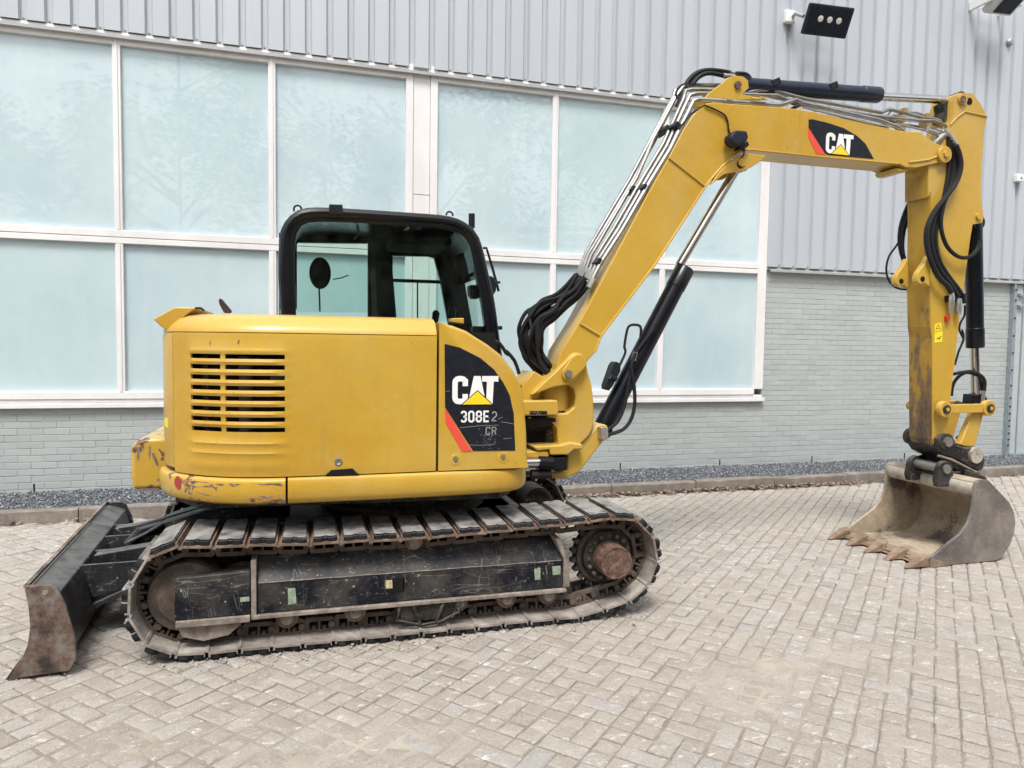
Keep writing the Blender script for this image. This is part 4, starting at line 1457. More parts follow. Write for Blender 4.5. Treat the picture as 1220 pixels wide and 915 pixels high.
# engine door with two columns of louvre slots
def louvre_door():
    s0, s1 = S_SPLIT + .006, S_SEAM - .004
    # slot columns measured along X
    ca0, ca1 = s_at_x(-.107), s_at_x(-.393)
    cb0, cb1 = s_at_x(-.415), s_at_x(-.566)
    ss = sorted(set([s0 + (s1 - s0) * i / 46 for i in range(47)] + [ca0, ca1, cb0, cb1]))
    ss = [s for i, s in enumerate(ss) if i == 0 or s - ss[i-1] > .002 or s in (ca0, ca1, cb0, cb1)]
    rows = 8
    zt, zb = 1.519, 1.120
    pit = (zt - zb) / (rows - .42)
    zz = [.893, .93, .95, .965, 1.0, 1.012, 1.024, 1.05, 1.062, 1.074, 1.10]
    slots = []
    for k in range(rows):
        a = zb + k * pit
        slots.append((a, a + pit * .44)); zz += [a, a + pit * .44, a + pit * .72]
    zz += [1.535, 1.55, ZC - .02, ZC]
    zz = sorted(set(round(q, 4) for q in zz))
    def off(s, z):
        # pressed field: three ribs below the slots, rounded rib between slots
        fld = max(0.0, min(1.0, (s - ca0 + .02) / .03)) * max(0.0, min(1.0, (cb1 + .02 - s) / .03))
        o = 0.0
        if z < 1.10:
            for c in (.955, 1.012, 1.062):
                o += .007 * fld * math.exp(-((z - c) / .011) ** 2)
        else:
            for a, b in slots:
                c = b + pit * .28
                o += .008 * fld * math.exp(-((z - c) / .013) ** 2)
        # tuck the top and bottom edges in
        if z > ZC - .015:
            o -= .002
        if z < .90:
            o -= .004
        # a dent low in the slotted field
        o -= .008 * math.exp(-((s - (ca1 + .10)) / .12) ** 2 - ((z - 1.12) / .05) ** 2)
        return o
    v = []; f = []
    nz = len(zz)
    for layer in (0, -.012):
        for s in ss:
            for z in zz:
                x, y = on_plan(s, (off(s, z) + layer) * OUT); v.append((x, y, z))
    m = len(ss) * nz
    hole = set()
    for i in range(len(ss) - 1):
        sm = (ss[i] + ss[i+1]) / 2
        if not (ca0 < sm < ca1 or cb0 < sm < cb1):
            continue
        for k in range(nz - 1):
            zm = (zz[k] + zz[k+1]) / 2
            if any(a < zm < b for a, b in slots):
                hole.add((i, k))
    for i in range(len(ss) - 1):
        for k in range(nz - 1):
            a = i * nz + k
            if (i, k) in hole:
                continue
            f.append((a, a + 1, a + nz + 1, a + nz))
            f.append((m + a, m + a + nz, m + a + nz + 1, m + a + 1))
            # rims towards holes or the outside
            for (di, dk, p, q) in ((-1, 0, a, a + 1), (1, 0, a + nz + 1, a + nz), (0, -1, a + nz, a), (0, 1, a + 1, a + nz + 1)):
                ni, nk = i + di, k + dk
                if (ni, nk) in hole or not (0 <= ni < len(ss) - 1) or not (0 <= nk < nz - 1):
                    f.append((q, p, m + p, m + q))
    return MB().add(v, f).build('engine_door', 'yellow_house', house, smooth=40)
door = louvre_door()
# things glimpsed behind the slots
MB().cyl((-.30, 3.86, 1.1), (-.30, 3.86, 1.5), .035, n=14).build('filter_housing', 'bay_grey', house)
MB().b2((-.18, 3.84, 1.36), (-.05, 3.86, 1.42)).build('bay_bracket', 'bay_grey', house)
MB().cyl((-.50, 4.02, 1.1), (-.50, 4.02, 1.5), .03, n=14).build('bay_pipe', 'bay_grey', house)
p = [(0.155,3.757,0.962)][0]
MB().lathe((p[0], 3.757, p[2]), (0, -1, 0), [(0, .020), (.004, .020), (.006, .014), (.003, .010)], 20).build('door_lock', 'bolt_steel', door)
hd = [(0.092,0.894),(0.121,0.919),(0.227,0.924),(0.261,0.888)]
MB().prism(hd, 3.752, 3.76).build('door_pull', 'dark_inside', door, smooth=0)
for a, b in (("613,345", "611,372"), ("820,332", "813,358")):
    pass
for q in ("J 611,340 617,342 615,372 610,370", "J 821,330 826,332 817,360 811,357"):
    pass
p = [(-0.468,1.577),(-0.464,1.575),(-0.465,1.556),(-0.468,1.557)]
xs, ys = on_plan(s_at_x(p[0][0]), .001 * OUT)
MB().prism(p, ys - .0025, ys + .003).build('paint_chip', 'blade_rust', door, smooth=0)
p = [(-0.326,1.585),(-0.323,1.584),(-0.329,1.566),(-0.333,1.568)]
xs, ys = on_plan(s_at_x(p[0][0]), .001 * OUT)
MB().prism(p, ys - .0025, ys + .003).build('paint_chip', 'blade_rust', door, smooth=0)

# tail corner panel and rear grille
corner = wall_strip(S_SEAM + .004, PL[27] + .03, [(.91, -.004), (.93, 0), (ZC - .02, 0), (ZC, -.006)], 12, 'corner_panel', 'yellow_house', parent=house)
wall_strip(PL[27] + .036, PL[29], [(1.05, -.02), (ZC, -.02)], 4, 'rear_grille', 'grey_panel', parent=house)
wall_strip(PL[29] + .003, PL[-1] - .01, [(.91, 0), (ZC, 0)], 26, 'far_side_panel', 'yellow_house', parent=house)
p = [(-0.725,4.09,1.145)][0]
yq = MB().prism([(-0.734,1.162),(-0.706,1.166),(-0.705,1.113),(-0.73,1.119)], 3.985, 3.99)
# hood: chamfered edge rolling into the top
hz = [(ZC + .004, -.002), (ZC + .02, -.006), (1.660, -.026), (1.690, -.055), (1.708, -.10), (1.718, -.17)]
sl = [S_SPLIT + .006 + (PL[-1] - .30 - S_SPLIT - .006) * i / 70 for i in range(71)]
v = []; f = []
for s in sl:
    for z, o in hz:
        x, y = on_plan(s, o * OUT); v.append((x, y, z))
nz = len(hz)
for i in range(len(sl) - 1):
    for k in range(nz - 1):
        a = i * nz + k
        f.append((a, a + 1, a + nz + 1, a + nz))
capi = [i * nz + nz - 1 for i in range(len(sl))]
b0 = len(v)
x0 = v[0][0]
v.append((x0, 4.60, 1.724)); v.append((x0, 5.3, 1.724))
for i in range(len(sl)):
    pass
# the top: fan towards a ridge line
mid = [(max(-.35, v[i][0]) if True else 0, 4.60, 1.724) for i in capi]
for q in mid:
    v.append(q)
for i in range(len(sl) - 1):
    f.append((capi[i], b0 + 2 + i, b0 + 2 + i + 1, capi[i + 1]))
f.append(tuple([k for k in range(nz)] + [b0 + 2]))
hood = MB().add(v, f).build('hood', 'yellow_house', house, smooth=40)
# raised lid flap at the tail and the exhaust stub
lid = [(-0.761,1.685),(-0.659,1.748),(-0.557,1.749),(-0.517,1.736),(-0.577,1.724),(-0.63,1.683),(-0.693,1.625),(-0.728,1.649)]
MB().prism([(-0.771,1.686),(-0.667,1.75),(-0.56,1.751),(-0.617,1.706),(-0.701,1.625),(-0.737,1.65)], 4.10, 4.86).build('rear_lid', 'yellow_house', house, bevel=.006)
MB().tube([(-0.567,4.1,1.748),(-0.54,4.1,1.749),(-0.523,4.1,1.735)], .006, 6).build('lid_seal', 'black_plastic', house)
MB().prism([(-0.464,1.801),(-0.457,1.811),(-0.447,1.804),(-0.401,1.746),(-0.401,1.731),(-0.437,1.73),(-0.461,1.778)], 4.20, 4.25).build('exhaust_tip', 'exhaust_brown', house, bevel=.008)

# skirt and bumper round the bottom
bz = [(.752, -.012), (.765, .012), (.79, .024), (.862, .024), (.878, .018), (.886, .0)]
b1 = wall_strip(S_B + .004, PL[27] - .015, bz, 30, 'tail_bumper', 'yellow_chipped', th=.05, parent=house)
b1['label'] = 'scraped tail bumper with bare metal patches'
side = [(.752, -.012), (.765, .012), (.79, .024), (.862, .024), (.878, .018), (.886, .0)]
# side skirt runs forward and turns in at the nose
def skirt():
    c = [(-.094, 3.757), (.3, 3.757), (.7, 3.766), (1.0, 3.79), (1.11, 3.82), (1.175, 3.875), (1.20, 3.95), (1.20, 4.12)]
    c = smooth2(c, 6)
    v = []; f = []
    nz = len(side)
    N = len(c)
    for lay in (0, -.05):
        for i, (x, y) in enumerate(c):
            a = c[max(i-1, 0)]; b = c[min(i+1, N-1)]
            t = Vector((b[0]-a[0], b[1]-a[1])).normalized(); n = Vector((t.y, -t.x))
            for z, o in side:
                v.append((x + n.x * (o + lay), y + n.y * (o + lay), z))
    m = N * nz
    for i in range(N - 1):
        for k in range(nz - 1):
            a = i*nz + k
            f += [(a, a + nz, a + nz + 1, a + 1), (m + a, m + a + 1, m + a + nz + 1, m + a + nz)]
        f += [(i*nz, m + i*nz, m + (i+1)*nz, (i+1)*nz), (i*nz + nz-1, (i+1)*nz + nz-1, m + (i+1)*nz + nz-1, m + i*nz + nz-1)]
    f += [tuple([k for k in range(nz)] + [m + k for k in range(nz - 1, -1, -1)])]
    e = (N-1)*nz
    f += [tuple([e + nz - 1 - k for k in range(nz)] + [m + e + k for k in range(nz)])]
    return MB().add(v, f).build('side_skirt', 'yellow_house', house, smooth=40)
skirt()
rf = [(-0.638,0.844),(-0.634,0.865),(-0.626,0.879),(-0.615,0.882),(-0.604,0.864),(-0.602,0.835),(-0.608,0.814),(-0.621,0.815),(-0.633,0.826)]
xs, ys = on_plan(s_at_x(-.575), .027 * OUT)
def stick_on(poly, off, name, mat, parent):
    """flat shape laid on the curved side"""
    v = []
    for x, z in poly:
        s = s_at_x(x)
        a, b = on_plan(s, off * OUT)
        v.append((a, b, z))
    n = len(v)
    v2 = []
    for x, z in poly:
        s = s_at_x(x); a, b = on_plan(s, (off - .003) * OUT); v2.append((a, b, z))
    MB().add(v + v2, [tuple(range(n)), tuple(range(2*n-1, n-1, -1))] + [((i+1) % n, i, i+n, (i+1) % n + n) for i in range(n)]).build(name, mat, parent, smooth=0)
for q_ in ([(-0.553,0.872),(-0.534,0.878),(-0.482,0.869),(-0.443,0.857),(-0.456,0.841),(-0.508,0.84),(-0.537,0.834),(-0.545,0.817),(-0.552,0.845)], [(-0.371,0.867),(-0.312,0.863),(-0.352,0.849)], [(-0.248,0.868),(-0.192,0.87),(-0.126,0.865),(-0.116,0.848),(-0.159,0.859),(-0.212,0.857)],
           [(-0.232,0.803),(-0.159,0.802),(-0.199,0.794)], [(-0.277,0.781),(-0.212,0.782),(-0.163,0.783),(-0.251,0.776)], [(-0.532,0.813),(-0.467,0.803),(-0.416,0.792),(-0.48,0.798)], [(-0.436,0.858),(-0.39,0.864),(-0.4,0.852)]):
    stick_on([(max(min(x, -.105), -.70), min(max(z, .791), .866)) for x, z in q_], .0252, 'paint_chip', 'bare_patch', b1)
stick_on(rf, .027, 'reflector', 'reflector_red', house)
stick_on([(-0.732,1.162),(-0.706,1.166),(-0.705,1.113),(-0.73,1.119)], .002, 'warning_sticker', 'sticker_yellow', corner)

# counterweight at the tail
cwp = [(-0.941,0.722),(-0.954,0.754),(-0.956,0.911),(-0.951,0.996),(-0.93,1.027),(-0.887,1.054),(-0.823,1.064),(-0.785,1.012),(-0.781,0.984),(-0.784,0.874),(-0.801,0.827),(-0.802,0.72)]
cwp = [(-.935, .735), (-.945, .80), (-.945, .975), (-.925, 1.01), (-.87, 1.03), (-.78, 1.03), (-.72, 1.01), (-.72, .735)]
cw = MB().prism(cwp, 4.36, 5.16).build('counterweight', 'yellow_battered', house, bevel=.03, seg=4)
for q_ in ("K1", ):
    for s_ in ([(-0.838,0.94),(-0.824,0.946),(-0.803,0.885),(-0.801,0.868),(-0.814,0.874)], [(-0.91,0.962),(-0.896,0.969),(-0.896,0.934),(-0.904,0.9),(-0.912,0.919)], [(-0.849,0.979),(-0.842,0.987),(-0.841,0.956),(-0.847,0.906),(-0.852,0.933)], [(-0.92,0.74),(-0.872,0.749),(-0.802,0.743),(-0.795,0.73),(-0.92,0.732)], [(-0.889,0.973),(-0.874,0.976),(-0.879,0.957)]):
        MB().prism([(min(max(x, -.93), -.73), z) for x, z in s_], 4.3585, 4.362).build('rust_patch', 'blade_rust', cw, smooth=0)
cw['label'] = 'rust chipped counterweight at the tail'
# floor frame under the house
MB().slab([(-.55, 3.98), (1.05, 3.88), (1.15, 4.0), (1.15, 5.4), (-.3, 5.4), (-.68, 4.9), (-.68, 4.2)], .70, .751).build('turntable_plate', 'dark_steel', house, bevel=.005)

# nose panel with the decal
nose = [(0.683,1.692),(0.756,1.676),(0.83,1.65),(0.879,1.62),(0.949,1.579),(1.03,1.52),(1.102,1.43),(1.156,1.326),(1.18,1.108),(1.187,0.967),(1.191,0.888),(0.688,0.89)]
nose[0] = (.680, nose[0][1]); nose[-1] = (.680, .893); nose[-2] = (nose[-2][0], .893)
nz_ = nose[:]
def taper_prism(prof, levels):
    """levels: (y, shrink) - the edge rolls over towards the near face"""
    a = sum(p[0] * q[1] - q[0] * p[1] for p, q in zip(prof, prof[1:] + prof[:1]))
    if a < 0:
        prof = prof[::-1]
    n = len(prof)
    P = [Vector(p) for p in prof]
    N = []
    for i in range(n):
        t = (P[(i+1) % n] - P[i-1]).normalized()
        N.append(Vector((t.y, -t.x)))
    v = []; f = []
    for y, s in levels:
        for p, q in zip(P, N):
            # the straight rear and lower edges do not roll over
            k = s if (p.x > .69 and p.y > .90) else 0
            w = p - q * k
            v.append((w.x, y, w.y))
    for l in range(len(levels) - 1):
        for i in range(n):
            j = (i + 1) % n
            f.append((l*n + j, l*n + i, (l+1)*n + i, (l+1)*n + j))
    f.append(tuple(range(n)))
    m = (len(levels) - 1) * n
    f.append(tuple(range(m + n - 1, m - 1, -1)))
    return MB().add(v, f)
nosep = taper_prism(nose, [(3.768, .022), (3.772, .012), (3.782, .004), (3.80, 0), (4.30, 0)]).build('nose_panel', 'yellow_house', house, smooth=30)
dec = [(0.708,1.578),(0.792,1.559),(0.905,1.504),(0.984,1.441),(1.038,1.368),(1.075,1.299),(1.099,1.197),(1.111,0.992),(0.871,0.996),(0.714,1.238)]
MB().prism(dec, 3.7655, 3.768).build('decal', 'decal_black', nosep, smooth=0)
MB().prism([(0.713,1.234),(0.719,1.15),(0.81,0.995),(0.863,0.994)], 3.7650, 3.768).build('decal_stripe', 'decal_red', nosep, smooth=0)
for q in ("X 542.5,547.5", "X 599.5,544.5"):
    pass
for p in [(0.775,3.767,0.951),(1.042,3.767,0.955)]:
    MB().lathe((p[0], 3.769, p[2]), (0, -1, 0), [(0, .032), (.003, .030), (.0035, .018), (.001, .016)], 22).build('bolt_recess', 'yellow_house', nosep)
    MB().cyl((p[0], 3.770, p[2]), (p[0], 3.7625, p[2]), .013, n=6).build('bolt', 'bolt_steel', nosep)

# ---- lettering made of flat strokes
def rounded_C(x, z, w, h, t):
    r = w * .42
    pts = [(x + w - t/2, z + h*.36), (x + w - t/2, z + r*.75)]
    pts += [(x + w - t/2 - (r - t/2)*(1 - math.cos(R(a))) , z + t/2 + (r - t/2)*(1 - math.sin(R(a)))) for a in (35, 65, 90)]
    pts += [(x + t/2 + (r - t/2)*(1 - math.sin(R(a))), z + t/2 + (r - t/2)*(1 - math.cos(R(a)))) for a in (0, 30, 60, 90)]
    pts += [(x + t/2 + (r - t/2)*(1 - math.cos(R(a))), z + h - t/2 - (r - t/2)*(1 - math.sin(R(a)))) for a in (0, 30, 60, 90)]
    pts += [(x + w - t/2 - (r - t/2)*(1 - math.sin(R(a))), z + h - t/2 - (r - t/2)*(1 - math.cos(R(a)))) for a in (0, 30, 60)]
    pts += [(x + w - t/2, z + h - r*.75), (x + w - t/2, z + h*.64)]
    return pts
def logo(x, z, w, h, y, shear, parent, yel):
    """three block letters with a triangle over the middle one"""
    def S(p):
        return [(a, b + (a - x) * shear) for a, b in p]
    m = MB()
    cwid = w * .335; t = w * .115
    m.ribbon(S(rounded_C(x, z, cwid, h, t)), t, y)
    ax = x + w * .335; aw = w * .40
    m.prism(S([(ax, z), (ax + aw*.32, z + h), (ax + aw*.68, z + h), (ax + aw, z), (ax + aw*.70, z), (ax + aw*.64, z + h*.22), (ax + aw*.36, z + h*.22), (ax + aw*.30, z)]), y - .001, y)
    tx = x + w * .64; tw = w * .36
    m.prism(S([(tx, z + h), (tx + tw, z + h), (tx + tw, z + h*.80), (tx + tw*.72, z + h*.80), (tx + tw*.66, z), (tx + tw*.26, z), (tx + tw*.30, z + h*.80), (tx, z + h*.80)]), y - .0011, y - .0001)
    m.build('logo_lettering', 'decal_white', parent, smooth=0)
    tri = S([(x + w*.22, z - h*.01), (x + w*.545, z + h*.46), (x + w*.86, z - h*.01)])
    c = (sum(p[0] for p in tri)/3, sum(p[1] for p in tri)/3)
    MB().prism([(c[0] + (a - c[0])*1.13, c[1] + (b - c[1])*1.13) for a, b in tri], y - .0016, y - .0012).build('logo_triangle_edge', 'decal_black', parent, smooth=0)
    MB().prism(tri, y - .0022, y - .0017).build('logo_triangle', yel, parent, smooth=0)
q = [(0.752,1.253),(1.008,1.253),(0.75,1.406),(1.006,1.406)]
logo(q[0][0], q[0][1], q[1][0] - q[0][0], q[2][1] - q[0][1], 3.7648, (q[1][1] - q[0][1]) / (q[1][0] - q[0][0]), nosep, 'decal_yellow')
def glyph(ch, x, z, w, h):
    l, r, m_ = x, x + w, x + w/2
    zt, zb, zm = z + h, z, z + h*.5
    k = w * .28; kz = h * .14
    G = {
     '3': [[(l, zt - kz*1.2), (l + k, zt), (r - k, zt), (r, zt - kz), (r, zm + kz), (r - k, zm), (m_ - k*.2, zm)], [(r - k, zm), (r, zm - kz), (r, zb + kz), (r - k, zb), (l + k, zb), (l, zb + kz*1.2)]],
     '0': [[(m_, zt), (l + k, zt), (l, zt - kz), (l, zb + kz), (l + k, zb), (r - k, zb), (r, zb + kz), (r, zt - kz), (r - k, zt), (m_, zt)]],
     '8': [[(m_, zt), (l + k, zt), (l, zt - kz), (l, zm + kz), (l + k, zm), (r - k, zm), (r, zm + kz), (r, zt - kz), (r - k, zt), (m_, zt)], [(l + k, zm), (l, zm - kz), (l, zb + kz), (l + k, zb), (r - k, zb), (r, zb + kz), (r, zm - kz), (r - k, zm)]],
     'E': [[(r, zt), (l, zt), (l, zb), (r, zb)], [(l, zm), (r - k*.4, zm)]],
     '2': [[(l, zt - kz*1.3), (l + k, zt), (r - k, zt), (r, zt - kz), (r, zm + kz*.5), (l, zb + kz), (l, zb), (r, zb)]],
     'C': [[(r, zt - kz*1.6), (r, zt - kz), (r - k, zt), (l + k, zt), (l, zt - kz), (l, zb + kz), (l + k, zb), (r - k, zb), (r, zb + kz), (r, zb + kz*1.6)]],
     'R': [[(l, zb), (l, zt), (r - k, zt), (r, zt - kz), (r, zm + kz), (r - k, zm), (l, zm)], [(r - k*1.4, zm), (r, zb)]],
    }
    return G[ch]
def write(txt, x0, z0, w, h, gap, sw, y, mat, name, parent, outline=False):
    m = MB()
    for i, ch in enumerate(txt):
        for st in glyph(ch, x0 + i * (w + gap), z0 + sw/2, w - sw, h - sw):
            if outline:
                m.ribbon(st, sw*.5, y)
            else:
                m.ribbon(st, sw, y)
    m.build(name, mat, parent, smooth=0)
q = [(0.8,1.15),(0.97,1.151),(0.799,1.214),(1.005,1.15)]
wd = q[1][0] - q[0][0]; ht = q[2][1] - q[0][1]
cwd = wd / 4
write('308E', q[0][0] + .003, q[0][1] + .003, cwd - .007, ht, .007, cwd * .235, 3.7648, 'decal_white', 'model_number', nosep)
write('2', q[1][0] + .006, q[1][1] + .003, cwd * .85, ht*.95, 0, cwd * .30, 3.7648, 'decal_outline', 'model_suffix', nosep, True)
q = [(0.938,1.079),(1.008,1.079),(0.938,1.129)]
w2 = (q[1][0] - q[0][0]) / 2
write('CR', q[0][0] + .004, q[0][1], w2 - .004, q[2][1] - q[0][1], .004, w2 * .28, 3.7648, 'decal_outline', 'model_suffix', nosep, True)
# scratches on the decal
rs = random.Random(4)
m = MB()
for a, b in (("R 415,550", "R 495,565"),):
    pass
for st in ([(1.027,1.153),(1.059,1.149),(1.099,1.14)], [(0.796,1.125),(0.891,1.133),(1.014,1.136)], [(1.042,1.058),(1.087,1.063)], [(0.849,1.03),(0.927,1.026),(0.989,1.031)], [(0.717,1.322),(0.738,1.325)], [(1.009,1.168),(1.036,1.181)]):
    m.ribbon(st, .0018, 3.7649, .0005)
for _ in range(60):
    p = (rs.gauss(.955, .03), rs.gauss(1.075, .05))
    m.ribbon([p, (p[0] + rs.uniform(-.012, .012), p[1] + rs.uniform(-.006, .006))], .0011, 3.7649, .0005)
tag(m.build('decal_scratches', 'decal_outline', nosep, smooth=0), kind='stuff')

# ================================================================== CAB
CN, CF = 4.60, 5.46
def rail(a):
    return smooth2(a, 3)
o_top = [(-0.155,1.775),(-0.167,1.962),(-0.166,2.092),(-0.16,2.221),(-0.135,2.299),(-0.072,2.37),(0.015,2.404),(0.233,2.412),(0.631,2.41),(0.879,2.405),(0.992,2.371),(1.064,2.313),(1.109,2.221),(1.154,2.056),(1.2,1.875),(1.241,1.607)]
i_top = [(-0.064,1.777),(-0.07,1.966),(-0.071,2.096),(-0.065,2.213),(-0.045,2.272),(-0.004,2.305),(0.053,2.318),(0.233,2.325),(0.631,2.329),(0.866,2.325),(0.951,2.303),(1.001,2.264),(1.034,2.204),(1.07,2.039),(1.113,1.858),(1.151,1.605)]
ZL = 1.30
ox = [(o_top[0][0] + .0, ZL)] + rail(o_top) + [(o_top[-1][0] + .05, ZL)]
ix = [(i_top[0][0] + .0, ZL + .05)] + rail(i_top) + [(i_top[-1][0] + .05, ZL + .05)]
cab = MB().ring(resample(ox, 60), resample(ix, 60), CN, CN + .07).build('cab', 'cab_black', ex, smooth=30, bevel=.012)
mid_l = [((a[0] * .35 + b[0] * .65), (a[1] * .35 + b[1] * .65)) for a, b in zip(resample(ix, 60), resample(ox, 60))]
MB().tube([(a, CN + .010, b) for a, b in mid_l], .030, 10).build('roll_tube', 'cab_black', cab)
# roof and outer skin
oo = resample(ox, 60)
v = []; f = []
sel = [p for p in oo if p[1] > 2.02]
n = len(sel)
c = (sum(p[0] for p in sel)/n, sum(p[1] for p in sel)/n)
v = [(a, CN + .03, b - .004) for a, b in sel] + [(a, CF - .02, b - .004) for a, b in sel]
inn = [(a + (c[0]-a)*.05, b - .05) for a, b in sel]
v += [(a, CN + .03, b) for a, b in inn] + [(a, CF - .02, b) for a, b in inn]
for i in range(n - 1):
    f += [(i, i+1, n+i+1, n+i), (2*n+i+1, 2*n+i, 3*n+i, 3*n+i+1)]
f += [(0, n, 3*n, 2*n), (n-1, 3*n-1, 4*n-1, 2*n-1)]
MB().add(v, f).build('roof', 'cab_black', cab, smooth=40)
# near pane
gl_in = resample(ix, 40)
MB().prism([(a, b) for a, b in gl_in], CN + .034, CN + .039).build('side_pane', 'cab_glass', cab, smooth=0)
# far side: pillars and door
def farp(s, name, y0=CF - .05, y1=CF, mat='cab_black', bev=.008):
    return MB().prism(s, y0, y1).build(name, mat, cab, bevel=bev)
farp([(-0.183,1.809),(-0.185,2.318),(-0.144,2.412),(-0.041,2.463),(-0.042,2.296),(-0.068,2.291),(-0.069,1.812)], 'rear_post')
farp([(0.435,2.477),(0.618,2.488),(0.622,1.743),(0.437,1.739)], 'door_post')
farp([(-0.049,2.451),(-0.049,2.292),(0.435,2.312),(0.435,2.48)], 'roof_rail')
farp([(0.618,2.488),(1.234,2.493),(1.253,2.348),(1.069,2.338),(0.93,2.227),(0.889,2.238),(0.619,2.23)], 'door_head')
farp([(0.93,2.235),(1.077,2.339),(1.172,2.05),(1.262,1.592),(1.085,1.589),(1.038,1.769),(0.981,2.059)], 'front_post')
farp([(0.62,2.062),(0.982,2.063),(0.989,2.037),(0.62,2.036)], 'door_bar', CF - .04, CF - .01)
MB().prism([(0.804,2.045),(0.814,2.045),(0.816,1.748),(0.806,1.748)], CF - .03, CF - .02).build('sliding_pane_edge', 'cab_black', cab, smooth=0)
MB().prism([(-0.068,2.295),(0.438,2.316),(0.439,1.803),(-0.07,1.79)], CF - .016, CF - .012).build('rear_side_pane', 'cab_glass', cab, smooth=0)
MB().prism([(0.623,2.233),(0.935,2.242),(0.988,2.065),(1.047,1.753),(0.625,1.744)], CF - .016, CF - .012).build('door_pane', 'cab_glass', cab, smooth=0)
MB().b2((-.14, CF - .05, ZL), (1.35, CF, 1.50)).build('door_sill', 'cab_black', cab, bevel=.006)
# windscreen between the front posts and the rear pane
fr = [p for p in resample(i_top, 40)]
fp = [(1.06,4.64,2.252),(1.087,4.64,2.155),(1.151,4.64,1.904),(1.199,4.64,1.606)]
v = []
for p in fp:
    v += [(p[0] - .012, CN + .06, p[2]), (p[0] - .012, CF - .05, p[2])]
v += [(fp[-1][0] + .05, CN + .06, ZL), (fp[-1][0] + .05, CF - .05, ZL)]
MB().add(v, [(2*i, 2*i+1, 2*i+3, 2*i+2) for i in range(4)]).build('windscreen', 'cab_glass', cab)
MB().b2((-.165, CN + .07, 1.75), (-.160, CF - .05, 2.25)).build('rear_pane', 'cab_glass', cab, smooth=0)
MB().b2((-.17, CN + .07, ZL), (-.12, CF - .05, 1.75)).build('rear_panel', 'cab_black', cab, bevel=.006)
MB().b2((-.12, CN + .05, ZL - .02), (1.40, CF - .04, ZL + .02)).build('cab_floor', 'dark_inside', cab, smooth=0)
# interior: seat, consoles, levers
seat = MB().b2((.50, 4.82, 1.50), (.98, 5.28, 1.62)).build('seat', 'seat_cloth', cab, bevel=.04, seg=3)
MB().prism([(.46, 1.55), (.60, 1.55), (.55, 2.12), (.44, 2.12)], 4.82, 5.28).build('seat_back', 'seat_cloth', cab, bevel=.04, seg=3)
MB().b2((.45, 4.66, 1.45), (.95, 4.78, 1.66)).build('console', 'black_plastic', cab, bevel=.02)
MB().b2((.45, 5.30, 1.45), (.95, 5.40, 1.66)).build('console', 'black_plastic', cab, bevel=.02)
for y in (4.72, 5.35):
    MB().tube([(.90, y, 1.64), (.92, y, 1.70), (.93, y, 1.74)], .012, 8).build('joystick_stem', 'black_plastic', cab)
    MB().lathe((.93, y, 1.73), (.1, 0, 1), [(0, .018), (.03, .026), (.08, .028), (.10, .012)], 12).build('joystick_grip', 'black_plastic', cab)
MB().b2((1.08, 4.70, 1.52), (1.20, 4.80, 1.70)).build('monitor', 'black_plastic', cab, bevel=.01)
for y in (4.95, 5.12):
    MB().tube([(1.05, y, 1.35), (1.0, y, 1.62), (.98, y, 1.70)], .011, 8).build('travel_lever', 'black_plastic', cab)
e = [(0.091,5.25,2.065),(0.083,5.25,1.96),(0.086,5.25,1.907),(0.089,5.25,1.794)]
m = MB(); m.lathe((e[0][0], 5.24, e[0][2]), (0, 1, 0), [(0, .02), (.006, .072), (.018, .085), (.03, .085), (.036, .076)], 26)
m.v = [(x, y, e[0][2] + (z - e[0][2]) * 1.32 if True else z) for x, y, z in m.v]
m.v = [(e[0][0] + (x - e[0][0]) * .88, y, z) for x, y, z in m.v]
m.build('mirror', 'black_plastic', cab)
MB().tube(e[1:], .006, 6).build('mirror_stem', 'black_plastic', cab)
MB().b2((.10, 4.80, 1.66), (.45, 4.95, 1.745)).build('document_box', 'paper', cab, bevel=.005)
MB().tube([(0.172,5.1,2.011),(0.229,5.1,2.023),(0.28,5.1,2.044)], .004, 6).build('cable', 'black_plastic', cab)
MB().tube([(0.324,4.9,2.36),(0.334,4.9,2.304),(0.303,4.9,2.267)], .008, 6).build('coat_hook', 'grey_panel', cab)
MB().b2((.55, 4.80, 2.24), (.95, 5.30, 2.30)).build('roof_lining', 'seat_cloth', cab, bevel=.02)
# outside fittings
p = [(0.132,2.422),(0.213,2.425),(0.214,2.362),(0.132,2.36)]
MB().prism(p, 4.55, 4.66).build('work_lamp', 'black_plastic', cab, bevel=.006)
for s in ([(-0.077,4.75,2.398),(-0.075,4.75,2.425),(-0.055,4.75,2.437),(-0.036,4.75,2.428),(-0.033,4.75,2.409)], [(0.896,4.75,2.436),(0.902,4.75,2.453),(0.919,4.75,2.461),(0.937,4.75,2.451),(0.941,4.75,2.433)]):
    MB().tube(s, .006, 8, sub=4).build('lifting_eye', 'cab_black', cab)
p = [(1.094,4.85,2.379),(1.093,4.85,2.475)]
MB().cyl(p[0], p[1], .022, n=12).build('antenna_stub', 'black_plastic', cab)
MB().tube([(1.214,5,2.266),(1.238,5,2.267),(1.283,5,2.13),(1.311,5,2.037),(1.332,5,1.961)], .010, 8).build('wiper', 'black_plastic', cab)
MB().tube([(1.297,5,2.027),(1.342,5,2.026)], .009, 8).build('wiper_blade_clip', 'black_plastic', cab)
MB().prism([(1.216,2.06),(1.258,2.056),(1.285,2.022),(1.284,1.958),(1.26,1.917),(1.224,1.91)], 4.88, 5.0).build('wiper_motor', 'black_plastic', cab, bevel=.01)
p = [(1.299,4.9,1.696),(1.333,4.9,1.697)]
MB().cyl(p[0], p[1], .014, n=10).build('door_stop', 'black_plastic', cab)
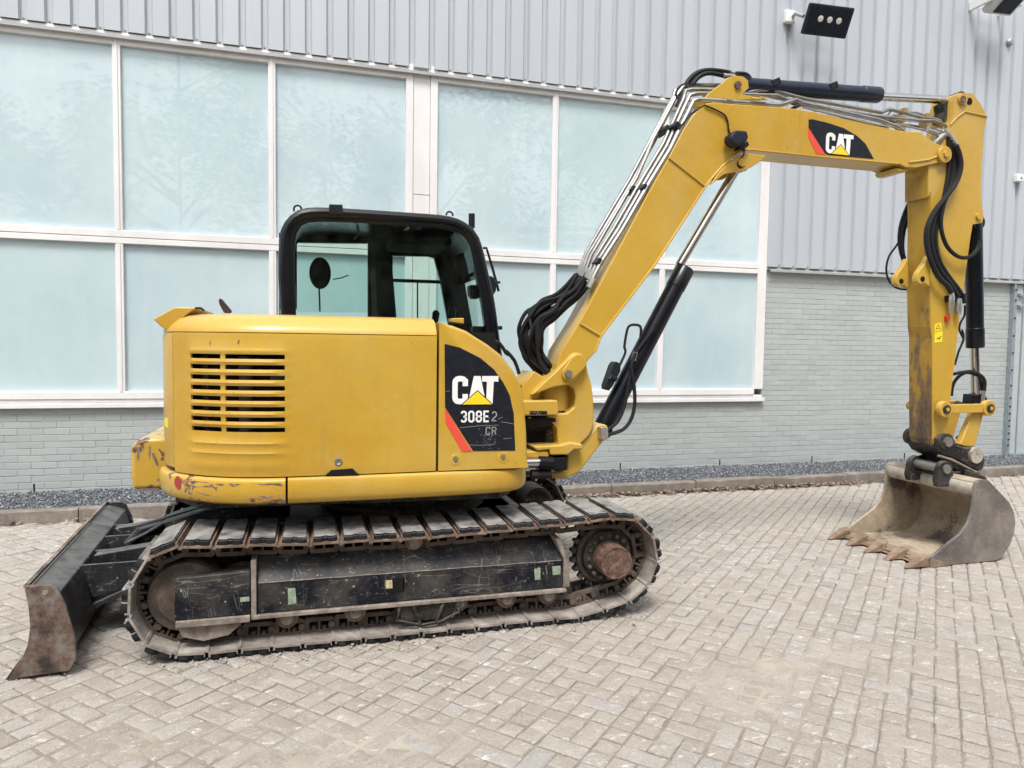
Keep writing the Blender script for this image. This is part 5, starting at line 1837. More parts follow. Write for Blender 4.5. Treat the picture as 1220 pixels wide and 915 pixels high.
MB().prism([(1.051,1.976),(1.115,1.978),(1.125,1.886),(1.074,1.884),(1.055,1.911)], 4.70, 4.80).build('instrument_pod', 'black_plastic', cab, bevel=.015)
MB().prism([(0.879,1.74),(0.961,1.744),(0.961,1.706),(0.879,1.715)], 4.45, 4.55).build('beacon_base', 'yellow_house', cab, bevel=.006)
# handrail behind the nose panel
MB().tube([(1.112,4.35,1.589),(1.154,4.35,1.595),(1.187,4.35,1.564),(1.221,4.35,1.512),(1.206,4.35,1.545),(1.269,4.35,1.477),(1.302,4.35,1.392)], .012, 8, sub=3).build('handrail', 'black_plastic', house)
# lower cab skirt down to the deck
MB().prism([(.68, 1.30), (1.36, 1.30), (1.40, .80), (.68, .80)], 4.66, 5.44).build('deck_box', 'dark_steel', house, bevel=.008)
MB().prism([(1.00, .76), (1.16, .76), (1.16, .90), (1.00, .90)], 4.20, 5.35).build('front_frame', 'dark_steel', house, bevel=.01)

# ================================================================== SWING POST AND BOOM
YB = 4.47
# house-side bracket that carries the swing post
brk = MB()
brk.prism([(1.287,1.226),(1.54,1.229),(1.547,1.136),(1.53,1.13),(1.288,1.131)], YB - .20, YB + .20)
bracket = brk.build('swing_bracket', 'yellow_paint', ex, bevel=.012)
MB().prism([(1.338,0.904),(1.484,0.902),(1.494,0.852),(1.405,0.858),(1.339,0.862)], YB - .19, YB + .19).build('lower_bracket', 'yellow_paint', bracket, bevel=.012)
MB().prism([(1.351,1.163),(1.465,1.161),(1.466,1.137),(1.351,1.136)], YB - .206, YB - .198).build('maker_plate', 'dark_steel', bracket, smooth=0)
MB().b2((1.10, YB - .10, .80), (1.24, YB + .16, 1.38)).build('king_web', 'yellow_paint', bracket, bevel=.01)
MB().cyl((1.57, YB, .80), (1.57, YB, 1.38), .07, n=28).build('king_pin', 'dark_steel', bracket)
MB().lathe((1.57, YB, 1.15), (0, 0, 1), [(0, .11), (.05, .115), (.20, .115), (.24, .10)], 28).build('pin_sleeve', 'yellow_paint', bracket)
MB().tube([(1.25, YB - .05, 1.10), (1.40, YB - .12, 1.09), (1.62, YB - .10, 1.10)], .045, 12).build('recess_tubes', 'hose_sleeve', bracket)  # black tubes filling the dark recess under the bracket
MB().tube([(1.25, YB + .05, 1.06), (1.40, YB - .04, 1.05), (1.62, YB - .02, 1.06)], .045, 12).build('recess_tubes', 'hose_sleeve', bracket)

sp_prof = [(1.366,1.258),(1.404,1.302),(1.514,1.402),(1.607,1.492),(1.635,1.522),(1.669,1.533),(1.703,1.527),(1.733,1.493),(1.758,1.397),(1.782,1.322),(1.797,1.214),(1.802,1.106),(1.794,1.041),(1.772,0.992),(1.727,0.945),(1.636,0.904),(1.625,0.893),(1.512,0.88),(1.5,0.908),(1.556,0.949),(1.543,1.003),(1.545,1.045),(1.52,1.073),(1.486,1.084),(1.553,1.109),(1.632,1.13),(1.671,1.172),(1.675,1.236),(1.662,1.29),(1.627,1.333),(1.571,1.322),(1.405,1.27)]
post = MB().prism([(1.571,1.139),(1.622,1.139),(1.672,1.181),(1.68,1.246),(1.664,1.299),(1.63,1.321),(1.522,1.308),(1.378,1.256),(1.411,1.302),(1.521,1.401),(1.615,1.492),(1.643,1.522),(1.677,1.533),(1.711,1.527),(1.741,1.493),(1.766,1.396),(1.791,1.321),(1.806,1.212),(1.811,1.103),(1.803,1.038),(1.78,0.99),(1.723,0.936),(1.644,0.901),(1.519,0.874),(1.505,0.904),(1.563,0.941),(1.556,1.011),(1.55,1.043),(1.527,1.07),(1.481,1.087),(1.359,1.098),(1.358,1.121),(1.503,1.124)], YB - .15, YB + .15).build('swing_post', 'yellow_paint', ex, bevel=.022, seg=3)
MB().prism([(1.426,1.274),(1.549,1.371),(1.688,1.371),(1.75,1.184),(1.705,1.097),(1.6,1.098),(1.586,1.224),(1.427,1.225)], YB - .06, YB + .06).build('post_web', 'yellow_paint', post, bevel=.006)
MB().prism([(1.366,1.258),(1.404,1.304),(1.514,1.402),(1.607,1.492),(1.635,1.522),(1.669,1.533),(1.703,1.527),(1.733,1.493),(1.745,1.44),(1.661,1.354),(1.622,1.326),(1.515,1.31)], YB - .185, YB - .1505).build('boom_ear', 'yellow_paint', post, bevel=.012)
MB().prism([(1.366,1.258),(1.404,1.304),(1.514,1.402),(1.607,1.492),(1.635,1.522),(1.669,1.533),(1.703,1.527),(1.733,1.493),(1.745,1.44),(1.661,1.354),(1.622,1.326),(1.515,1.31)], YB + .1505, YB + .185).build('boom_ear', 'yellow_paint', post, bevel=.012)
MB().prism([(1.33,1.317),(1.407,1.411),(1.481,1.37),(1.465,1.295),(1.438,1.225),(1.326,1.221)], YB - .10, YB + .17).build('hose_ledge', 'yellow_paint', post, bevel=.01)
pk = [(1.609,1.397),(1.67,1.467)]
MB().prism(capsule(pk[0], pk[1], .045, .055), YB - .205, YB - .186).build('pin_keeper', 'yellow_paint', post, bevel=.006)
p = [(1.602,4.265,1.398)][0]
MB().cyl((p[0], YB - .225, p[2]), (p[0], YB - .203, p[2]), .026, n=6).build('keeper_bolt', 'bolt_steel', post)
MB().prism([(1.374,0.936),(1.564,0.939),(1.631,0.954),(1.717,0.941),(1.718,0.908),(1.655,0.905),(1.616,0.874),(1.492,0.875),(1.488,0.909),(1.408,0.903)], YB - .20, YB + .18).build('lower_ear', 'yellow_paint', post, bevel=.012)
MB().prism([(1.644,0.901),(1.735,0.942),(1.803,1.005),(1.843,1.054),(1.872,1.064),(1.92,1.052),(1.927,0.986),(1.83,0.874),(1.784,0.815),(1.727,0.748),(1.63,0.704),(1.522,0.712),(1.516,0.748),(1.635,0.765),(1.635,0.868)], YB - .13, YB + .13).build('cylinder_lug', 'yellow_paint', post, bevel=.014)
MB().prism([(1.505,0.859),(1.612,0.859),(1.62,0.773),(1.518,0.771)], YB - .19, YB - .10).build('swing_cylinder_clevis', 'cylinder_black', post, bevel=.01)
p = [(1.344,4.26,0.831),(1.416,4.26,0.829),(1.51,4.26,0.823)]
MB().tube([(p[0][0] - .1, 4.28, p[0][2]), (p[1][0], 4.28, p[1][2])], .034, 18).build('swing_cylinder_rod', 'chrome', post)
MB().tube([(p[1][0], 4.28, p[1][2]), (p[2][0], 4.28, p[2][2])], .044, 18).build('swing_cylinder_gland', 'cylinder_black', post)
p = [(1.375,4.3,0.754),(1.509,4.3,0.749)]
MB().tube([p[0], p[1]], .03, 12).build('swing_cylinder_pin', 'exhaust_brown', post)

MB().prism([(1.356,1.084),(1.55,1.075),(1.583,1.047),(1.589,0.987),(1.581,0.943),(1.553,0.927),(1.359,0.932)], YB - .04, YB + .12).build('recess_shade', 'dark_inside', bracket, bevel=.01)  # black block put in for the shade of the recess
# ---- boom
BN, BF = YB - .13, YB + .13
lo_edge = [(1.588,1.523),(1.562,1.384),(1.722,1.384),(1.767,1.471),(1.812,1.531),(1.856,1.643),(2.232,2.124),(2.373,2.331),(2.592,2.656)]
boom_prof = [(1.571,1.496),(1.528,1.384),(1.699,1.374),(1.766,1.476),(1.812,1.531),(1.856,1.643),(2.232,2.124),(2.373,2.331),(2.593,2.662),(2.655,2.739),(2.724,2.812),(2.794,2.875),(2.845,2.916),(2.897,2.939),(2.95,2.945),(3.528,2.946),(4.19,2.953),(4.261,2.929),(4.361,2.934),(4.648,3.007),(4.677,3.059),(4.659,3.101),(4.586,3.117),(4.489,3.145),(4.384,3.2),(4.261,3.191),(4.177,3.192),(3.906,3.22),(3.657,3.235),(3.325,3.256),(3.167,3.254),(2.794,3.237),(2.639,3.232),(2.588,3.218),(2.532,3.182),(2.477,3.119),(2.423,3.036),(2.317,2.84),(2.181,2.609),(2.013,2.298),(1.703,1.73),(1.582,1.543)]
boom = MB().prism(boom_prof, BN, BF).build('boom', 'yellow_paint', ex, bevel=.008)
# foot: the base narrows between the post ears
# flange beads along the side
MB().tube([(1.813,4.336,1.534),(1.854,4.336,1.643),(2.23,4.336,2.123),(2.371,4.336,2.33),(2.591,4.336,2.661),(2.653,4.336,2.738),(2.721,4.336,2.811),(2.791,4.336,2.873),(2.842,4.336,2.914),(2.894,4.336,2.935),(2.947,4.336,2.941),(3.525,4.336,2.941),(4.187,4.336,2.949)], .008, 8).build('flange_bead', 'yellow_paint', boom)
MB().tube([(2.315,4.336,2.834),(2.589,4.336,2.668)], .007, 8).build('weld_bead', 'yellow_paint', boom)
MB().tube([(1.704,4.336,1.723),(1.854,4.336,1.643)], .007, 8).build('weld_bead', 'yellow_paint', boom)
MB().tube([(3.327,4.339,3.252),(3.339,4.339,2.978)], .0035, 6).build('weld_bead', 'yellow_paint', boom)
# lug plates for the boom cylinder rod
for y0, y1 in ((BN - .012, BN + .012), (BF - .012, BF + .012)):
    MB().prism([(2.625,2.675),(2.687,2.764),(2.75,2.826),(2.833,2.889),(2.911,2.916),(3.058,2.908),(3.013,2.867),(2.948,2.825),(2.882,2.788),(2.81,2.777),(2.732,2.757)], y0, y1).build('rod_lug', 'yellow_paint', boom, bevel=.005)
p = [(2.86,4.33,2.844)][0]
MB().cyl((p[0], BN - .022, p[2]), (p[0], BF + .022, p[2]), .028, n=20).build('rod_pin', 'yellow_paint', boom)
# tip fork with bosses
tip = [(4.6,4.33,3.047)][0]
for y0, y1 in ((BN - .026, BN - .001), (BF + .001, BF + .026)):
    MB().prism(circle((tip[0], tip[2]), .062, 22), y0, y1).build('tip_boss', 'yellow_paint', boom, bevel=.006)
MB().cyl((tip[0], BN - .040, tip[2]), (tip[0], BF + .040, tip[2]), .026, n=6).build('tip_pin', 'yellow_paint', boom)
MB().tube([(4.286,4.338,2.967),(4.466,4.338,3.001),(4.563,4.338,3.04),(4.589,4.338,3.087)], .008, 8).build('weld_bead', 'yellow_paint', boom)
MB().prism([(4.193,2.927),(4.276,2.926),(4.327,2.917),(4.278,2.9),(4.222,2.899)], BN + .02, BF - .02).build('tip_stop', 'yellow_arm', boom, bevel=.01)
# ears for the stick cylinder on top of the knee
ear = [(2.732,3.386),(2.778,3.427),(2.837,3.446),(2.897,3.445),(2.932,3.424),(2.941,3.373),(2.89,3.326),(3.11,3.313),(2.584,3.248),(2.618,3.297)]
for y0, y1 in ((YB - .085, YB - .06), (YB + .06, YB + .085)):
    MB().prism(ear, y0, y1).build('cylinder_ear', 'yellow_paint', boom, bevel=.005)
p = [(2.847,4.38,3.38)][0]
MB().cyl((p[0], YB - .10, p[2]), (p[0], YB + .10, p[2]), .026, n=18).build('ear_pin', 'hub_rust', boom)
MB().tube([(2.933,4.34,3.287),(3.047,4.34,3.289),(3.004,4.34,3.3)], .010, 8).build('ear_gusset', 'yellow_paint', boom)
# decal on the boom
bd = [(3.398,3.19),(3.428,3.195),(3.547,3.199),(3.659,3.19),(3.832,3.096),(3.914,3.055),(3.943,3.02),(3.97,2.968),(3.526,2.96),(3.553,2.962),(3.494,2.992),(3.401,3.125)]
bd = [(3.399,3.19),(3.424,3.196),(3.552,3.185),(3.696,3.161),(3.815,3.116),(3.891,3.069),(3.93,3.019),(3.97,2.965),(3.569,2.961),(3.497,2.993),(3.402,3.13)]
dk = MB().prism(bd, BN - .002, BN + .001).build('decal', 'decal_black', boom, smooth=0)
MB().prism([(3.396,3.138),(3.401,3.072),(3.473,2.961),(3.551,2.96)], BN - .0026, BN + .001).build('decal_stripe', 'decal_red', boom, smooth=0)
q = [(3.549,2.973),(3.783,2.973),(3.546,3.117)]
logo(q[0][0], q[0][1], q[1][0] - q[0][0], q[2][1] - q[0][1], BN - .0028, (q[1][1] - q[0][1]) / (q[1][0] - q[0][0]), dk, 'decal_yellow')
# side lamp with its cable
MB().prism([(2.707,2.97),(2.714,2.998),(2.754,3.028),(2.835,3.032),(2.849,2.993),(2.84,2.967),(2.804,2.938),(2.769,2.922),(2.724,2.939)], YB - .24, YB - .15).build('boom_lamp', 'lamp_black', boom, bevel=.016, seg=3)
MB().prism([(2.817,2.958),(2.883,2.984),(2.896,2.955),(2.871,2.937),(2.842,2.931),(2.807,2.916)], YB - .18, BN - .001).build('lamp_bracket', 'black_plastic', boom, bevel=.006)
MB().tube([(2.567,4.33,3.2),(2.648,4.33,3.179),(2.718,4.33,3.153),(2.746,4.33,3.11),(2.754,4.33,3.061),(2.767,4.33,3.03)], .006, 8, sub=3).build('lamp_cable', 'hose_rubber', boom)
MB().tube([(2.876,4.325,2.941),(2.875,4.325,2.898),(2.843,4.325,2.86),(2.83,4.325,2.828),(2.851,4.325,2.809),(2.871,4.325,2.821)], .005, 8, sub=4).build('lamp_cable', 'hose_rubber', boom)

# ---- steel pipes along the boom
base = [(1.798,4.36,2.019),(1.853,4.36,2.123),(1.998,4.36,2.343),(2.19,4.36,2.669),(2.332,4.36,2.895),(2.474,4.36,3.18),(2.498,4.36,3.229),(2.535,4.36,3.244),(2.747,4.36,3.253),(3.167,4.36,3.271),(3.214,4.36,3.288),(3.303,4.36,3.323),(3.359,4.36,3.306),(4.027,4.36,3.253),(4.196,4.36,3.218),(4.418,4.36,3.107),(4.489,4.36,3.107),(4.55,4.36,3.146),(4.641,4.36,3.22)]
def pipe(pts, r=.013, name='hydraulic_pipe', mat='pipe_zinc'):
    return MB().tube(pts, r, 10).build(name, mat, boom)
pipe(base, .0165)
def lift(pts, dy, nx, nz, cut=None):
    out = []
    for i, p in enumerate(pts):
        # outward from the boom: up-left on the rising limb, up on the level one
        t = 0 if p[2] < 3.0 and p[0] < 3.0 else 1
        out.append((p[0] + (nx if not t else 0), p[1] + dy, p[2] + (nz if t else nz * .6)))
    return out[:cut] if cut else out
pA = [(1.795,4.4,2.028),(1.849,4.4,2.143),(1.988,4.4,2.354),(2.185,4.4,2.691),(2.328,4.4,2.925),(2.467,4.4,3.225),(2.494,4.4,3.28),(2.545,4.4,3.297),(2.751,4.4,3.319),(3.037,4.4,3.339),(3.173,4.4,3.351),(3.243,4.4,3.335),(3.313,4.4,3.314),(4.048,4.4,3.294),(4.169,4.4,3.297),(4.448,4.4,3.303),(4.559,4.4,3.314),(4.688,4.4,3.289)]
pB = [(1.791,4.44,2.04),(1.841,4.44,2.158),(1.979,4.44,2.374),(2.179,4.44,2.716),(2.323,4.44,2.951),(2.466,4.44,3.26),(2.484,4.44,3.323),(2.528,4.44,3.336),(2.762,4.44,3.359),(2.962,4.44,3.361),(3.063,4.44,3.392),(3.166,4.44,3.404),(3.306,4.44,3.384),(3.448,4.44,3.37),(4.113,4.44,3.343),(4.188,4.44,3.375),(4.305,4.44,3.363),(4.487,4.44,3.344),(4.583,4.44,3.347),(4.73,4.44,3.324)]
pC = [(1.793,4.5,2.055),(1.839,4.5,2.182),(1.962,4.5,2.39),(2.165,4.5,2.731),(2.278,4.5,2.994),(2.447,4.5,3.305),(2.497,4.5,3.373),(2.549,4.5,3.387),(2.785,4.5,3.413),(2.9,4.5,3.406),(3.106,4.5,3.388),(3.496,4.5,3.358),(4.171,4.5,3.324),(4.369,4.5,3.293),(4.488,4.5,3.292),(4.65,4.5,3.282),(4.773,4.5,3.287)]
pD = [(1.789,4.54,2.066),(1.836,4.54,2.198),(1.949,4.54,2.379),(2.15,4.54,2.71),(2.311,4.54,3.002),(2.463,4.54,3.308),(2.481,4.54,3.367),(2.532,4.54,3.384)]
pE = [(1.788,4.58,2.077),(1.834,4.58,2.208),(1.944,4.58,2.396),(2.147,4.58,2.732),(2.308,4.58,3.03),(2.465,4.58,3.321),(2.477,4.58,3.369),(2.529,4.58,3.386)]
for q_, r_ in ((pA, .0145), (pB, .014), (pC, .014), (pD, .0135), (pE, .0135)):
    pipe(q_, r_)
for s in ("Y=4.40 H 345,480", "Y=4.40 H 527,142"):
    pass
for q_ in ([(2.158,4.38,2.63),(2.381,4.38,3.057),(1.844,4.38,2.127),(2.572,4.38,3.239)],):
    for p in q_[:3]:
        M = Matrix.Translation((p[0], 4.40, p[2])) @ Matrix.Rotation(R(-58), 4, 'Y')
        m = MB().b2((-.020, -.055, -.022), (.020, .055, .022)); xf(m, M)
        m.build('pipe_clamp', 'black_plastic', boom, bevel=.004)
for p in [(2.128,4.52,2.639),(2.369,4.52,3.064),(1.803,4.52,2.046)]:
    M = Matrix.Translation((p[0], 4.53, p[2])) @ Matrix.Rotation(R(-58), 4, 'Y')
    m = MB().b2((-.020, -.075, -.022), (.020, .075, .022)); xf(m, M)
    m.build('pipe_clamp', 'black_plastic', boom, bevel=.004)
for s in ("Y=4.35 A 490,338", "Y=4.35 G 545,265"):
    pass
for p, d in zip([(2.769,4.36,3.253),(1.784,4.36,1.989)], (Vector((1, 0, -.1)), Vector((-.45, 0, -.85)))):
    MB().cyl(Vector(p) - d.normalized() * .035, Vector(p) + d.normalized() * .035, .020, n=6).build('pipe_union', 'fitting_steel', boom)
for q_ in (pA, pB, pC, pD, pE):
    a, b = Vector(q_[0]), Vector(q_[1])
    d = (b - a).normalized()
    MB().cyl(a - d * .02, a + d * .05, .019, n=6).build('pipe_union', 'fitting_steel', boom)
MB().prism([(3.285,3.277),(3.328,3.292),(3.335,3.275),(3.298,3.261)], 4.345, 4.58).build('pipe_bracket', 'exhaust_brown', boom, smooth=0)
MB().prism([(3.356,3.276),(3.905,3.229),(4.1,3.212),(4.101,3.203),(3.906,3.214),(3.352,3.267)], BN - .004, BN + .01).build('pipe_tray', 'pipe_zinc', boom, smooth=0)
for p in [(4.306,4.42,3.368),(4.293,4.42,3.305),(4.289,4.42,3.243),(4.517,4.42,3.35),(4.506,4.42,3.292)]:
    MB().b2((p[0] - .018, 4.40, p[2] - .02), (p[0] + .018, 4.47, p[2] + .02)).build('pipe_block', 'brass_fitting', boom, bevel=.004)
for s in ([(4.113,4.45,3.313),(4.181,4.45,3.331),(4.214,4.45,3.373),(4.277,4.45,3.379),(4.34,4.45,3.372),(4.446,4.45,3.38),(4.548,4.45,3.364),(4.651,4.45,3.338),(4.755,4.45,3.314)], [(4.122,4.43,3.297),(4.177,4.43,3.313),(4.218,4.43,3.332),(4.323,4.43,3.328),(4.43,4.43,3.316),(4.529,4.43,3.331),(4.617,4.43,3.312),(4.734,4.43,3.306)],
          [(4.192,4.4,3.256),(4.29,4.4,3.255),(4.403,4.4,3.243),(4.546,4.4,3.234),(4.662,4.4,3.234)]):
    pipe(s, .008)
for p, q in zip([(4.472,4.37,3.23),(4.55,4.37,3.238),(4.575,4.37,3.184)], [(4.573,4.37,3.212),(4.659,4.37,3.225),(4.651,4.37,3.23)]):
    MB().cyl(p, q, .018, n=8).build('pipe_elbow', 'fitting_steel', boom)
p = [(4.618,4.36,3.241),(4.663,4.36,3.212),(4.741,4.36,3.134)]
MB().tube(p, [.02, .026, .026], 10).build('hose_ferrule', 'fitting_steel', boom)

# ---- hose bundle between the house and the boom pipes
cl = [(1.77,4.47,2.017),(1.694,4.47,1.934),(1.617,4.47,1.869),(1.522,4.47,1.809),(1.446,4.47,1.75),(1.41,4.47,1.676),(1.409,4.47,1.595),(1.433,4.47,1.509),(1.486,4.47,1.433),(1.541,4.47,1.378)]
rh = random.Random(12)
for k in range(24):
    a = 2 * math.pi * k / 24 * 2.3
    rad = .058 if k < 12 else .034
    pts = []
    N = len(cl)
    tw = rh.uniform(-.5, .5)
    for i, p in enumerate(cl):
        d = Vector(cl[min(i+1, N-1)]) - Vector(cl[max(i-1, 0)]); d.normalize()
        s1 = Vector((0, 1, 0)); s2 = d.cross(s1).normalized()
        an = a + tw * 2 * i / N + rh.uniform(-.45, .45)
        sp_ = rad * (1.25 if 2 < i < 7 else .95)
        pts.append(tuple(Vector(p) + s1 * math.cos(an) * sp_ * 1.25 + s2 * math.sin(an) * sp_ * 1.05))
    MB().tube(pts, rh.uniform(.010, .0145), 8, sub=4).build('boom_hose', 'hose_sleeve', boom)
for p in pts[:0]:
    pass
# hoses arching over the knee to the stick cylinder
for s in ([(2.456,4.5,3.234),(2.483,4.5,3.308),(2.527,4.5,3.405),(2.59,4.5,3.469),(2.671,4.5,3.502),(2.779,4.5,3.511),(2.888,4.5,3.506),(2.986,4.5,3.511),(3.036,4.5,3.473)],
          [(2.535,4.47,3.335),(2.557,4.47,3.393),(2.608,4.47,3.445),(2.678,4.47,3.473),(2.785,4.47,3.47)],
          [(2.484,4.53,3.256),(2.517,4.53,3.332),(2.568,4.53,3.415),(2.643,4.53,3.475),(2.738,4.53,3.502),(2.847,4.53,3.491)],):
    MB().tube(s, .016, 8, sub=4).build('knee_hose', 'hose_rubber', boom)
MB().tube([(2.4,4.4,3.247),(2.39,4.4,3.276),(2.409,4.4,3.323),(2.454,4.4,3.351),(2.523,4.4,3.358)], .007, 6, sub=4).build('knee_hose', 'hose_rubber', boom)
MB().tube([(2.869,4.47,3.49),(2.918,4.47,3.475),(2.991,4.47,3.473),(3.022,4.47,3.456)], .014, 8).build('knee_hose', 'hose_rubber', boom)
for a, b in zip([(2.785,4.47,3.47),(2.844,4.47,3.495)], [(2.875,4.47,3.471),(2.874,4.47,3.496)]):
    MB().cyl(a, b, .017, n=8).build('hose_ferrule', 'fitting_steel', boom)
MB().tube([(2.012,4.6,2.413),(1.951,4.6,2.382),(1.922,4.6,2.337),(1.916,4.6,2.28),(1.915,4.6,2.318),(1.911,4.6,2.284)], .005, 6, sub=4).build('loose_wire', 'hose_rubber', boom)
MB().tube([(2.387,4.345,3.03),(2.464,4.345,3.127),(2.53,4.345,3.178),(2.576,4.345,3.203)], .007, 6, sub=4).build('edge_seal', 'hose_rubber', boom)

# ---- boom cylinder
def cylinder(a, b, c, rb, rr, name, matb='cylinder_black'):
    """barrel a-b, rod b-c"""
    a, b, c = Vector(a), Vector(b), Vector(c)
    d = (c - a).normalized()
    L = (b - a).length
    cy = MB().lathe(tuple(a), tuple(d), [(0, rb * .75), (.012, rb * .98), (.05, rb), (L - .16, rb), (L - .155, rb * 1.07), (L - .01, rb * 1.07), (L, rb * .98)], 30).build(name, matb, ex)
    MB().cyl(b, c, rr, n=20).build('rod', 'chrome', cy)
    MB().lathe(tuple(c), (0, 1, 0), [(-.05, rr * 1.75), (.05, rr * 1.75)], 22).build('rod_eye', matb, cy)
    MB().lathe(tuple(a), (0, 1, 0), [(-.05, rb * .95), (.05, rb * .95)], 22).build('base_eye', matb, cy)
    return cy
q = [(1.928,4.47,1.007),(2.49,4.47,2.15),(2.933,4.47,2.866)]
bc = cylinder(q[0], q[1], q[2], .064, .031, 'boom_cylinder')
MB().tube([(2.018,4.4,1.443),(2.058,4.4,1.527),(2.058,4.4,1.56),(2.053,4.4,1.581),(2.072,4.4,1.693),(2.102,4.4,1.722),(2.157,4.4,1.72),(2.172,4.4,1.695),(2.169,4.4,1.64)], .009, 8, sub=3).build('cylinder_pipe', 'hose_rubber', bc)
MB().prism([(1.924,1.314),(1.973,1.453),(1.993,1.476),(2.027,1.462),(2.028,1.409),(1.976,1.314),(1.949,1.279),(1.925,1.287)], YB - .075, YB + .01).build('lock_valve', 'black_plastic', bc, bevel=.005)
MB().tube([(1.996,4.4,1.354),(1.959,4.4,1.376),(1.948,4.4,1.354)], .02, 8).build('valve_band', 'black_plastic', bc)
a = [(2.123,4.37,1.534),(2.094,4.37,1.456),(2.074,4.37,1.317),(2.047,4.37,1.173),(2.001,4.37,1.073),(1.931,4.37,1.019)]
MB().tube(a, .013, 8, sub=4).build('cylinder_hose', 'hose_rubber', bc)
a = [(2.084,4.36,1.439),(2.111,4.36,1.317),(2.119,4.36,1.184),(2.093,4.36,1.084),(2.034,4.36,1.018),(1.927,4.36,0.987)]
MB().tube(a, .013, 8, sub=4).build('cylinder_hose', 'hose_rubber', bc)
MB().prism([(1.842,1.047),(1.895,1.048),(1.9,0.971),(1.846,0.968)], YB - .19, YB - .10).build('manifold_block', 'fitting_steel', bc, bevel=.006)
for s in ([(2.116,4.39,1.483),(2.132,4.39,1.539)],):
    MB().cyl(s[0], s[1], .017, n=6).build('hose_fitting', 'fitting_steel', bc)
MB().tube([(2.103,4.4,1.438),(2.137,4.4,1.539),(2.262,4.4,1.697)], .012, 8).build('cylinder_pipe', 'hose_rubber', bc)

# ---- stick cylinder over the boom
q = [(2.938,4.47,3.418),(4.113,4.47,3.468),(4.839,4.47,3.517)]
sc_ = cylinder(q[0], q[1], q[2], .055, .031, 'stick_cylinder', 'cylinder_blue')
for p, s in zip([(3.181,4.44,3.453),(3.666,4.44,3.483)], (1, 1)):
    M = Matrix.Translation((p[0], 4.44, p[2])) @ Matrix.Rotation(R(-25), 4, 'Y')
    m = MB().b2((-.035, -.03, -.022), (.035, .03, .022)); xf(m, M)
    m.build('hose_bracket', 'black_plastic', sc_, bevel=.005)
MB().prism([(4.67,3.466),(4.74,3.508),(4.761,3.516),(4.768,3.403),(4.728,3.342),(4.678,3.32),(4.667,3.348),(4.688,3.406)], YB - .05, YB + .05).build('rod_clevis', 'dark_steel', sc_, bevel=.006)

# ================================================================== STICK
SN, SF_ = YB - .11, YB + .11
st_prof = [(4.505,2.732),(4.49,2.983),(4.57,3.091),(4.644,3.176),(4.685,3.281),(4.71,3.351),(4.709,3.463),(4.72,3.51),(4.752,3.531),(4.876,3.539),(4.954,3.478),(5.029,3.381),(5.01,3.267),(5.007,3.129),(5.003,3.014),(5.006,2.812),(5.017,2.738),(5.048,2.62),(5.034,2.572),(4.942,2.556),(4.925,2.442),(4.899,2.2),(4.862,1.894),(4.842,1.696),(4.857,1.826),(4.832,1.499),(4.805,1.213),(4.784,0.913),(4.756,0.827),(4.675,0.844),(4.648,0.894),(4.602,1.68),(4.584,1.761),(4.559,2.086),(4.538,2.582),(4.525,2.778)]
# tidy the long inner edge so that it is straight
stick = MB().prism(st_prof, SN, SF_).build('stick', 'yellow_arm', ex, bevel=.008)
MB().tube([(4.678,4.358,3.286),(4.733,4.358,3.342),(4.81,4.358,3.395),(4.898,4.358,3.39),(5.026,4.358,3.38)], .007, 8).build('weld_bead', 'yellow_arm', stick)
xs_in = min(p[0] for p in st_prof if p[1] < 2.0)
inner_edge = sorted([p for p in st_prof if p[0] < min(q_[0] for q_ in st_prof) + .14 and p[1] < 2.95], key=lambda p: p[1])
ie = [inner_edge[0], inner_edge[-1]]
v = []
low = [(4.675,0.844),(4.648,0.894),(4.602,1.68),(4.584,1.761),(4.559,2.086),(4.538,2.582),(4.525,2.778),(4.505,2.732),(4.495,2.905)]
for dx in (-.0045, -.0005):
    for y in (SN + .006, SF_ - .006):
        for p in low:
            v.append((p[0] + dx, y, p[1]))
n = len(low)
f = []
for i in range(n - 1):
    f += [(i, n + i, n + i + 1, i + 1), (2*n + i, 2*n + i + 1, 3*n + i + 1, 3*n + i), (i, i + 1, 2*n + i + 1, 2*n + i), (n + i + 1, n + i, 3*n + i, 3*n + i + 1)]
wp = MB().add(v, f).build('inner_face', 'worn_inner_steel', stick, smooth=0)
wp['label'] = 'scraped rusty inner face of the stick'
for p, r_ in zip([(4.774,4.36,3.482),(4.99,4.36,2.619)], (.040, .026)):
    MB().cyl((p[0], SN - .018, p[2]), (p[0], SF_ + .018, p[2]), r_, n=20).build('stick_pin', 'yellow_arm', stick)
p = [(4.769,4.355,3.477)][0]
MB().cyl((p[0], SN - .024, p[2]), (p[0], SN - .017, p[2]), .026, n=20).build('pin_centre', 'hub_rust', stick)
p = [(4.85,4.355,3.477)][0]
MB().cyl((p[0], SN - .004, p[2]), (p[0], SN - .0005, p[2]), .026, n=20).build('hole_disc', 'dark_inside', stick)  # black disc on the plate stands for the dark of the hole
for y0, y1, s in ((SN - .03, SN + .02, 0), (SF_ - .05, SF_, 0)):
    lug = [(4.506,2.295),(4.468,2.231),(4.417,2.167),(4.4,2.13),(4.406,2.093),(4.438,2.075),(4.484,2.086),(4.524,2.06),(4.525,2.134)]
    MB().prism(lug, y0, y1).build('side_lug', 'yellow_arm', stick, bevel=.005)
    p = [(4.452,4.36,2.115)][0]
    MB().cyl((p[0], y0 - .004, p[2]), (p[0], y1 + .004, p[2]), .020, n=16).build('lug_eye', 'dark_inside', stick)
MB().prism([(4.619,1.783),(4.682,1.793),(4.689,1.735),(4.622,1.723)], SN - .002, SN + .001).build('warning_sticker', 'sticker_yellow', stick, smooth=0)
MB().prism([(4.621,1.719),(4.697,1.728),(4.698,1.645),(4.626,1.638)], SN - .002, SN + .001).build('warning_sticker', 'sticker_yellow', stick, smooth=0)
m = MB()
